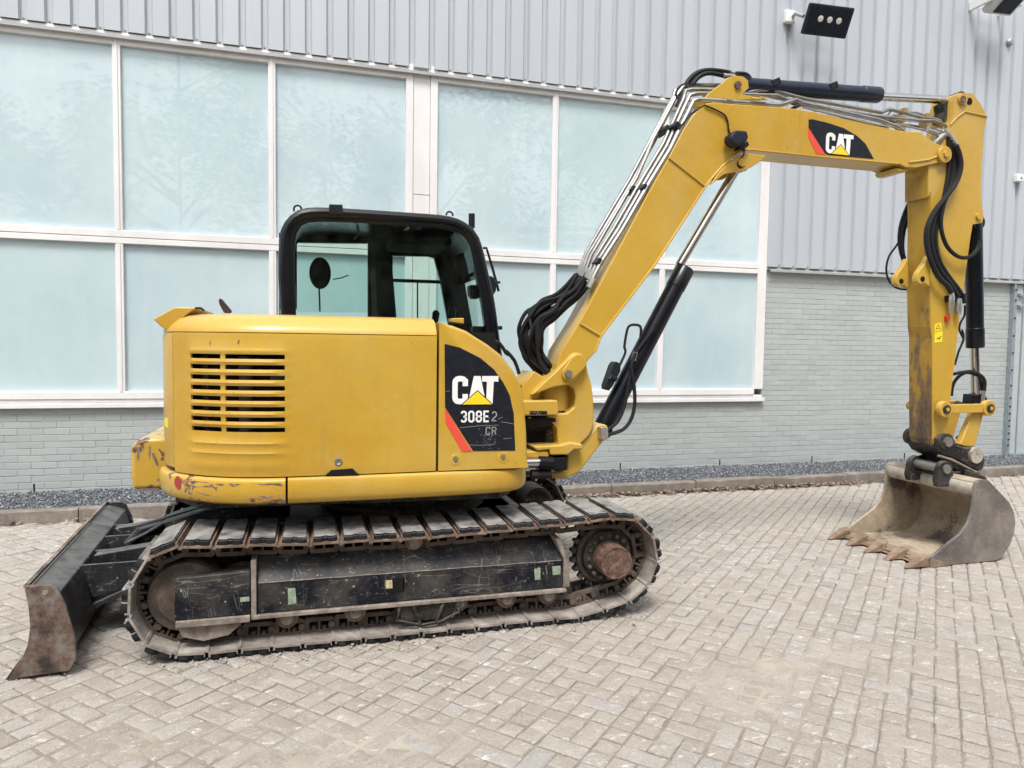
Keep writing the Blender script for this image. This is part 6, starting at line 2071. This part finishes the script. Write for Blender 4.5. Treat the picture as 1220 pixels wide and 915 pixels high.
m.ribbon([(4.631,1.744),(4.651,1.777),(4.675,1.747),(4.631,1.744)], .004, SN - .0021, .0008)
m.ribbon([(4.643,1.675),(4.668,1.67),(4.685,1.692)], .007, SN - .0021, .0008)
m.build('sticker_print', 'decal_black', stick, smooth=0)
MB().prism([(4.701,1.845),(4.732,1.858),(4.74,1.808),(4.711,1.798)], SN - .03, SN - .001).build('red_plug', 'red_cap', stick, bevel=.008)
MB().prism([(4.694,2),(4.803,2.003),(4.798,1.952),(4.702,1.95)], SN - .035, SN - .001).build('fitting_block', 'black_plastic', stick, bevel=.006)
for s in ("C 525,650 C 525,780", "C 572,690 C 565,790"):
    pass
for a, b in zip([(4.724,4.32,2.02),(4.8,4.32,1.979)], [(4.726,4.32,1.861),(4.799,4.32,1.853)]):
    MB().lathe(a, tuple(Vector(b) - Vector(a)), [(0, .018), (.04, .024), (.09, .024), (.12, .018), ((Vector(b) - Vector(a)).length, .014)], 10).build('quick_fitting', 'fitting_steel', stick)
for p, q in zip([(4.867,4.35,2.02)], [(4.88,4.35,1.945)]):
    MB().cyl(p, q, .02, n=8).build('fitting_block', 'black_plastic', stick)
# hoses down the stick
def hose(s, r=.017, nm='stick_hose', par=None):
    return MB().tube(s, r, 8, sub=5).build(nm, 'hose_rubber', par or stick)
hose([(4.675,4.3,3.118),(4.716,4.3,3.044),(4.731,4.3,2.955),(4.692,4.3,2.84),(4.586,4.3,2.709),(4.499,4.3,2.606),(4.442,4.3,2.481),(4.449,4.3,2.359),(4.498,4.3,2.239),(4.574,4.3,2.131),(4.665,4.3,2.066),(4.699,4.3,2.018)], .019)
hose([(4.678,4.33,3.138),(4.712,4.33,3.051),(4.727,4.33,2.939),(4.684,4.33,2.812),(4.605,4.33,2.679),(4.541,4.33,2.565),(4.518,4.33,2.428),(4.55,4.33,2.294),(4.619,4.33,2.185),(4.72,4.33,2.089),(4.806,4.33,1.992)], .017)
hose([(4.666,4.34,3.162),(4.697,4.34,3.052),(4.703,4.34,2.917),(4.668,4.34,2.779),(4.615,4.34,2.694),(4.582,4.34,2.581),(4.568,4.34,2.42),(4.609,4.34,2.273),(4.694,4.34,2.164),(4.796,4.34,2.068),(4.848,4.34,2.013)], .016)
hose([(4.654,4.35,3.186),(4.673,4.35,3.053),(4.67,4.35,2.917),(4.645,4.35,2.76),(4.62,4.35,2.659),(4.588,4.35,2.534),(4.571,4.35,2.421)], .016)
hose([(4.654,4.31,2.802),(4.599,4.31,2.675),(4.579,4.31,2.539),(4.615,4.31,2.418),(4.683,4.31,2.335),(4.781,4.31,2.29),(4.877,4.31,2.301),(4.946,4.31,2.361),(4.969,4.31,2.425)], .015)
hose([(4.649,4.64,2.817),(4.576,4.64,2.682),(4.534,4.64,2.55),(4.532,4.64,2.433),(4.562,4.64,2.33),(4.626,4.64,2.215),(4.662,4.64,2.164)], .018)
hose([(4.682,4.67,2.773),(4.627,4.67,2.651),(4.594,4.67,2.532),(4.584,4.67,2.413),(4.61,4.67,2.309),(4.673,4.67,2.207)], .016)
hose([(4.697,4.68,2.697),(4.555,4.68,2.439),(4.472,4.68,2.33),(4.448,4.68,2.225),(4.474,4.68,2.14),(4.542,4.68,2.084),(4.633,4.68,2.067),(4.732,4.68,2.077)], .008)
hose([(4.948,4.4,1.936),(4.95,4.4,1.859),(4.913,4.4,1.794),(4.908,4.4,1.742),(4.953,4.4,1.678),(4.935,4.4,1.743),(4.952,4.4,1.671),(4.909,4.4,1.57),(4.879,4.4,1.469)], .008)
hose([(4.714,4.4,3.284),(4.763,4.4,3.255),(4.789,4.4,3.189),(4.785,4.4,3.132)], .018)
for p, q in zip([(5.109,4.44,2.547)], [(5.115,4.44,2.469)]):
    MB().cyl(p, q, .018, n=8).build('hose_ferrule', 'fitting_steel', stick)

# ---- bucket cylinder and linkage
q = [(5.125,4.47,2.591),(5.146,4.47,1.604),(5.19,4.47,1.18)]
bk = cylinder((q[0][0] - .05, 4.47, q[0][2]), q[1], q[2], .062, .033, 'bucket_cylinder')
hose([(4.887,4.42,1.396),(4.987,4.42,1.411),(5.08,4.42,1.416),(5.175,4.42,1.382),(5.213,4.42,1.331),(5.212,4.42,1.257)], .013, 'cylinder_hose', bk)
hose([(4.912,4.45,1.22),(4.925,4.45,1.308),(4.977,4.45,1.373),(5.058,4.45,1.407),(5.153,4.45,1.388),(5.204,4.45,1.337),(5.228,4.45,1.263)], .013, 'cylinder_hose', bk)
for p, q_ in zip([(5.206,4.42,1.262)], [(5.198,4.42,1.177)]):
    MB().cyl(p, q_, .016, n=8).build('hose_ferrule', 'fitting_steel', bk)
MB().prism([(5.105,1.235),(5.199,1.227),(5.212,1.175),(5.195,1.145),(5.1,1.158)], YB - .05, YB + .05).build('rod_eye_block', 'cylinder_black', bk, bevel=.01)
jA, jB, jC = [(4.691,1.132),(5.121,1.135),(4.938,0.835)]
for y0, y1 in ((YB - .175, YB - .140), (YB + .112, YB + .142)):
    lk = MB().prism(capsule(jA, jB, .034, .034), y0, y1).build('guide_link', 'yellow_arm', ex, bevel=.006)
    for j in (jA, jB):
        MB().prism(circle(j, .062 if y0 < YB else .040, 22), y0 - .010 if y0 < YB else y0 - .002, y1 + .002 if y0 < YB else y1 + .010).build('link_boss', 'yellow_arm', lk, bevel=.006)
        MB().prism(circle(j, .034, 20), y0 - .022, y1 + .022).build('link_pin', 'coupler_steel', lk, bevel=.004)
        MB().prism(circle(j, .015, 14), y0 - .026, y0 - .0225).build('grease_point', 'yellow_arm', lk)
pl = [(5.146,1.114),(5.202,1.121),(5.219,1.15),(5.177,1.077),(5.109,0.829),(4.969,0.833),(4.931,0.849),(5.018,1.087)]
for y0, y1 in ((YB - .13, YB - .075), (YB + .075, YB + .125)):
    MB().prism([(5.018,1.095),(5.062,1.119),(5.128,1.111),(5.125,1.068),(5.058,0.836),(5.035,0.823),(4.943,0.832),(4.896,0.848),(4.921,0.883)], y0, y1).build('power_link', 'yellow_arm', ex, bevel=.012)
MB().cyl((jB[0], YB - .16, jB[1]), (jB[0], YB + .16, jB[1]), .030, n=16).build('linkage_pin', 'coupler_steel', ex)
hose([(5.115,4.4,1.091),(5.064,4.4,1.004),(4.995,4.4,0.932),(4.933,4.4,0.89)], .010, 'link_hose', bk)

# ---- quick coupler
cq = MB().prism([(4.659,0.904),(4.693,0.929),(4.764,0.93),(4.811,0.9),(4.841,0.849),(4.934,0.825),(5.035,0.83),(5.106,0.791),(5.131,0.718),(5.12,0.652),(5.075,0.635),(4.98,0.679),(4.83,0.742),(4.72,0.774),(4.672,0.832)], YB - .16, YB + .16).build('quick_coupler', 'coupler_steel', ex, bevel=.014)
MB().prism([(4.702,0.874),(4.729,0.886),(4.659,0.897),(4.684,0.832),(4.72,0.771),(4.789,0.742),(4.754,0.781)], YB - .11, YB + .11).build('coupler_nose', 'coupler_steel', cq, bevel=.012)
MB().prism([(4.8,0.736),(4.699,0.77),(4.86,0.722),(5.087,0.63),(5.13,0.591),(5.109,0.567),(4.959,0.605),(4.826,0.682),(4.681,0.709),(4.807,0.685)], YB - .13, YB + .12).build('coupler_bed', 'coupler_steel', cq, bevel=.010)
MB().tube([(4.661,4.31,0.773),(4.797,4.31,0.736),(5.04,4.31,0.631)], .010, 8).build('bed_edge', 'ledge_mud', cq)
for y in (YB - .18, YB + .14):
    p = [(4.717,4.31,0.881)][0]
    MB().cyl((p[0], y, p[2]), (p[0], y + .04, p[2]), .064, n=26).build('pin_boss', 'coupler_steel', cq)
    MB().cyl((p[0], y - .022, p[2]), (p[0], y + .06, p[2]), .038, n=8).build('coupler_pin', 'bolt_steel', cq)
    p = [(5.017,4.31,0.767)][0]
    MB().cyl((p[0], y - .004, p[2]), (p[0], y + .044, p[2]), .062, n=26).build('pin_boss', 'bucket_tube', cq)
# ================================================================== BUCKET
KN, KF = 4.055, 4.905
near_out = [(4.751,0.608),(4.786,0.627),(4.866,0.623),(4.981,0.528),(5.083,0.445),(5.133,0.368),(5.154,0.28),(5.145,0.199),(5.113,0.12),(5.058,0.054),(4.994,0.009),(4.871,-0.005),(4.755,-0.008),(4.52,-0.002),(4.359,0.005),(4.304,0.01),(4.322,0.048),(4.355,0.071),(4.489,0.151),(4.625,0.233),(4.692,0.306),(4.726,0.395),(4.735,0.485),(4.737,0.564)]
near_out = [(x, max(z, .005)) for x, z in near_out]
bs = MB().prism(near_out, KN, KN + .022)
back = [(4.751,0.608),(4.786,0.623),(4.866,0.617),(4.982,0.523),(5.079,0.442),(5.127,0.366),(5.148,0.28),(5.139,0.202),(5.107,0.123),(5.053,0.059),(4.991,0.015),(4.87,0.001),(4.754,-0.002),(4.519,0.004),(4.359,0.012),(4.304,0.013)]
back = [(x, max(z, .007)) for x, z in back]
# curved shell with thickness
def shell(p, y0, y1, th):
    P = [Vector(a) for a in p]
    n = len(P)
    v = []; f = []
    inn = []
    for i in range(n):
        t = (P[min(i+1, n-1)] - P[max(i-1, 0)]).normalized()
        inn.append(P[i] + Vector((t.y, -t.x)) * th)
    for y in (y0, y1):
        v += [(a.x, y, a.y) for a in P] + [(a.x, y, a.y) for a in inn]
    for i in range(n - 1):
        f += [(i, i+1, 2*n+i+1, 2*n+i), (n+i+1, n+i, 3*n+i, 3*n+i+1), (i+1, i, n+i, n+i+1), (2*n+i, 2*n+i+1, 3*n+i+1, 3*n+i)]
    f += [(0, 2*n, 3*n, n), (n-1, 2*n-1, 4*n-1, 3*n-1)]
    return MB().add(v, f)
bucket = shell([ (q_.x, q_.y) for q_ in catmull([Vector((a[0], a[1], 0)) for a in back], 3)], KN + .023, KF - .023, .022).build('bucket', 'bucket_inner', ex, smooth=40)
MB().prism(near_out, KN, KN + .022).build('side_plate', 'bucket_outer', bucket, bevel=.004)
MB().prism(near_out, KF - .022, KF).build('side_plate', 'bucket_inner', bucket, bevel=.004)
tb = [(4.801,4.07,0.558)][0]
MB().cyl((tb[0], KN + .023, tb[2]), (tb[0], KF - .023, tb[2]), .066, n=28).build('top_tube', 'bucket_tube', bucket)
MB().prism([(back[-1][0] - .01, .012), (back[-1][0] + .14, .012), (back[-1][0] + .14, .044), (back[-1][0] + .01, .036)], KN + .0225, KF - .0225).build('cutting_lip', 'tooth_steel', bucket, bevel=.003)
t0 = [(4.166,4.08,0.002),(4.371,4.08,0.015)]
tx = t0[0][0]
for k in range(5):
    y = KN + .03 + (KF - KN - .06) * k / 4
    x1 = back[-1][0]
    prof_t = [(tx, .004), (tx + .09, .050), (tx + .13, .075), (tx + .20, .085), (x1 + .02, .058), (x1 + .02, .030), (tx + .15, .012)]
    v = []; f = []
    n = len(prof_t)
    for sgn in (-1, 1):
        for i, (a, b) in enumerate(prof_t):
            w = .020 + .022 * min(1, (a - tx) / .12)
            v.append((a, y + sgn * w, b))
    f = [tuple(range(n)), tuple(range(2*n-1, n-1, -1))] + [((i+1) % n, i, i+n, (i+1) % n + n) for i in range(n)]
    MB().add(v, f).build('tooth', 'tooth_steel', bucket, smooth=0, bevel=.005)
ex1 = [(4.347,0.062),(4.417,0.054),(4.51,0.024),(4.504,-0),(4.351,0.002)]
MB().prism(ex1, KN - .006, KN - .0005).build('side_cutter', 'tooth_steel', bucket, bevel=.002)
# hanger ears and pins on the tube
for y in (YB - .20, YB + .07):
    p = [(4.699,4.29,0.665)][0]
    ear = circle((p[0], p[2]), .070, 22, 0, 165) + [(p[0] - .085, tb[2] + .03), (p[0] - .07, tb[2] - .02), (p[0] + .05, tb[2] - .02), (p[0] + .085, tb[2] + .03)]
    MB().prism(ear, y, y + .045).build('hanger_ear', 'coupler_steel', bucket, bevel=.008)
p = [(4.699,4.29,0.665)][0]
MB().cyl((p[0], YB - .215, p[2] + .01), (p[0], YB + .115, p[2] + .01), .036, n=20).build('hanger_pin', 'bolt_steel', bucket)
MB().b2((p[0] + .05, YB - .154, tb[2] + .02), (p[0] + .20, YB + .069, tb[2] + .08)).build('hanger_bridge', 'coupler_steel', bucket, bevel=.008)
# the second ear pair runs back over the shell
for y in (YB - .20, YB + .07):
    MB().prism([(tb[0] + .10, tb[2] - .05), (tb[0] + .12, tb[2] + .10), (tb[0] + .30, tb[2] + .04), (tb[0] + .42, tb[2] - .10), (tb[0] + .36, tb[2] - .16)], y + .003, y + .042).build('hanger_ear', 'coupler_steel', bucket, bevel=.008)
